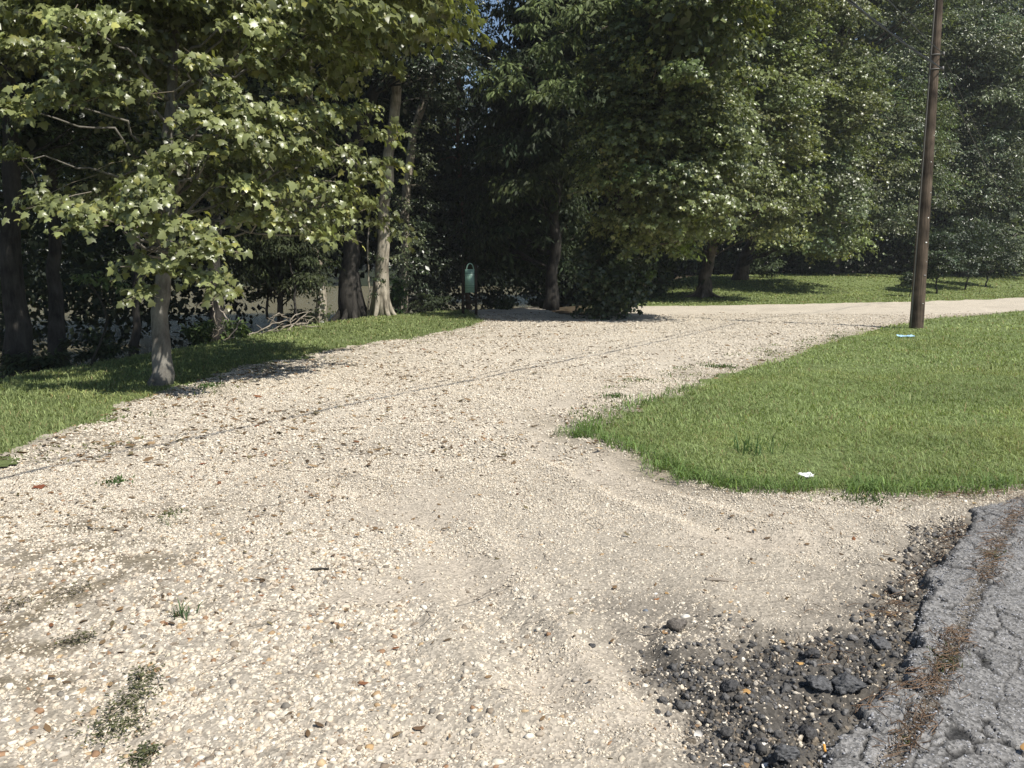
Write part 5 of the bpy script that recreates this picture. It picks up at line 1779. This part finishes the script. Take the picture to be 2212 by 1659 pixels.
for py in (590.2, 617.4, 621.8):
    z_ = at(1015, py, YS)[2]
    V, f = box([cx_, YS - .0265, z_], [x1 - x0 - .01, .005, .011])
    mesh_obj('divider_line', V, f, M['signdark'], panel)
rs = np.random.RandomState(1101)
for py, wd in ((584.6, .5), (586.8, .35), (595, .55), (597.6, .8), (600.2, .8), (602.8, .75), (605.4, .8), (608, .8), (610.6, .7), (613.2, .5), (625, .3), (628, .5)):
    z_ = at(1015, py, YS)[2]
    A = Acc()
    V, f = box([cx_, YS - .0245, z_], [wd * (x1 - x0), .001, .0016])
    A.add(V, f)
    xx = cx_ - wd * (x1 - x0) / 2
    while xx < cx_ + wd * (x1 - x0) / 2 - .02:
        wl = rs.uniform(.012, .035)
        V, f = box([xx + wl / 2, YS - .0255, z_], [wl, .003, .005])
        A.add(V, f)
        xx += wl + .007
    A.build('text_line', M['signdark'], panel)
V, f = box([cx_, YS + .02, at(1015, 652, YS)[2]], [x1 - x0, .02, .12])
mesh_obj('cross_brace', V, f, M['signpost'], t)

# ------------------------------------------------------------------ utility pole and cables
b = gp(1979, 711)
pz = float(tz(b[0], b[1])[0])
t = thing('utility_pole', 'tall dark brown wooden utility pole standing in the lawn', 'pole', (b[0], b[1], pz))
lean = np.array([.0, 0, 1.])
rs = np.random.RandomState(1201)
top = 9.6
hs = np.linspace(-.3, top, 40)
P = np.array([b[0], b[1], pz]) + hs[:, None] * lean
V, fs = tube(P, .160 - .0088 * np.maximum(hs, 0), 20, .012, rs)
mesh_obj('pole_shaft', V, fs, M['polewood'], t, None, True)


def on_pole(h, ang, out=0.):
    r = .160 - .0088 * h + out
    return np.array([b[0], b[1], pz]) + h * lean + np.array([math.cos(ang) * r, math.sin(ang) * r, 0])


q = np.array([on_pole(h, math.radians(196), .004) for h in np.linspace(.02, 9., 34)])
V, fs = tube(q, np.full(34, .02), 8)
mesh_obj('ground_wire_cover', V, fs, M['conduit'], t, None, True)
for h, an, sz in ((1.28, -70, .045), (2.05, -78, .03), (2.62, -72, .03), (3.2, -60, .022), (.62, -72, .02), (3.9, -80, .02), (4.5, -64, .02), (1.6, -60, .014)):
    p = on_pole(h, math.radians(an), .002)
    d = np.array([math.cos(math.radians(an)), math.sin(math.radians(an)), 0])
    sd_ = np.array([-d[1], d[0], 0])
    rot = np.column_stack([sd_, d, [0, 0, 1]])
    V, f = box(p, [sz * rs.uniform(.8, 1.6), .004, sz * rs.uniform(.6, 1.2)], rot)
    mesh_obj('paper_remnant' if h > 1 else 'metal_tag', V, f, M['paper'] if h != 1.28 else M['steel'], t)
for h in (5.98, 6.3):
    A = Acc()
    for an in np.linspace(0, 2 * np.pi, 13)[:-1]:
        pass
    ring = np.array([on_pole(h, a, .006) for a in np.linspace(0, 2 * np.pi, 21)])
    V, fs = tube(ring, np.full(21, .012), 6)
    A.add(V, fs)
    p = on_pole(h, math.radians(-40), .0)
    V, fs = tube(np.array([p, p + [.06, -.05, .01]]), [.016, .014], 8)
    A.add(V, fs)
    V, fs = tube(np.array([p + [.06, -.05, -.04], p + [.06, -.05, .05]]), [.03, .022], 10)
    A.add(V, fs)
    A.build('cable_clamp', M['steel'], t, True)


def cable(name, label, h, r, near_end, far_end, sag, strands=1):
    A = Acc()
    p = on_pole(h, math.radians(-40), .07)
    for k in range(strands):
        off = np.array([0, 0, 0.]) if strands == 1 else np.array([0, .012 * math.cos(2.1 * k), .012 * math.sin(2.1 * k)])
        for e, sg in ((near_end, sag), (far_end, sag * 1.2)):
            n = 60
            tt = np.linspace(0, 1, n)[:, None]
            Q = p + (np.asarray(e) - p) * tt
            Q[:, 2] -= sg * 4 * (tt[:, 0] * (1 - tt[:, 0]))
            Q = Q + off * np.minimum(1, tt * 40)
            if strands > 1:
                Q[:, 1] += .012 * np.cos(tt[:, 0] * 160 + 2.1 * k)
                Q[:, 2] += .012 * np.sin(tt[:, 0] * 160 + 2.1 * k)
            V, fs = tube(Q, np.full(n, r), 6)
            A.add(V, fs)
    return tag(A.build(name, M['wire'], None, True), label, 'cable', 'cables on the utility pole')


pn = on_pole(6.0, 0)
dirn = np.array([-math.sin(math.radians(33.8)), -math.cos(math.radians(33.8)), 0])
near = pn + dirn * 46
far = at(2235, 470, 62)
cable('overhead_cable', 'thick twisted overhead cable, lower of two on the utility pole', 5.98, .0095, near + [0, 0, -1.2], far, .95, 3)
cable('overhead_cable', 'thin overhead cable, upper of two on the utility pole', 6.3, .009, near + [.5, 0, -.5], far + [.4, 0, .5], .9)

# ------------------------------------------------------------------ light, sky, camera
w = bpy.data.worlds.new('World')
scene.world = w
w.use_nodes = True
nt = w.node_tree
bg = nt.nodes['Background']
sky = nt.nodes.new('ShaderNodeTexSky')
sky.sky_type = 'NISHITA'
sky.sun_disc = False
sky.sun_elevation = SUN_EL
sky.sun_rotation = math.atan2(SUN[0], SUN[1])
sky.altitude = 10
sky.air_density = 1.
sky.dust_density = .6
sky.ozone_density = 1.5
nt.links.new(sky.outputs['Color'], bg.inputs['Color'])
bg.inputs['Strength'].default_value = .085

ld = bpy.data.lights.new('sun', 'SUN')
ld.energy = 4.6
ld.angle = math.radians(.53)
ld.color = (1., .955, .87)
lo = bpy.data.objects.new('sun', ld)
COL.objects.link(lo)
from mathutils import Vector
lo.rotation_euler = Vector((-SUN[0], -SUN[1], -SUN[2])).to_track_quat('-Z', 'Y').to_euler()
lo.location = (20, -20, 40)

cd = bpy.data.cameras.new('camera')
cd.sensor_width = 36.
cd.lens = 36. * F / 2212.
cd.clip_start = .05
cd.clip_end = 2000
co = bpy.data.objects.new('camera', cd)
co.location = (0, 0, H)
co.rotation_euler = (math.pi / 2 - PITCH, 0, 0)
COL.objects.link(co)
scene.camera = co

vs = scene.view_settings
scene.display_settings.display_device = 'sRGB'
vs.view_transform = 'Standard'
vs.look = 'None'
vs.exposure = .4
vs.gamma = 1.
cy = scene.cycles
cy.max_bounces = 5
cy.diffuse_bounces = 3
cy.glossy_bounces = 2
cy.transmission_bounces = 3
cy.transparent_max_bounces = 4
cy.caustics_reflective = False
cy.caustics_refractive = False
cy.use_denoising = True

# thin volume added to imitate the milky veil of a car window
hm = bpy.data.materials.new('window_veil_haze')
hm.use_nodes = True
nt = hm.node_tree
nt.nodes.remove(nt.nodes['Principled BSDF'])
pv = nt.nodes.new('ShaderNodeVolumePrincipled')
pv.inputs['Color'].default_value = (.9, .95, 1., 1)
pv.inputs['Density'].default_value = .00048
pv.inputs['Anisotropy'].default_value = 0.
nt.links.new(pv.outputs['Volume'], nt.nodes['Material Output'].inputs['Volume'])
V, f = box([0, 105, 18], [840, 340, 44])
tag(mesh_obj('veil_haze', V, f, hm), kind='stuff')
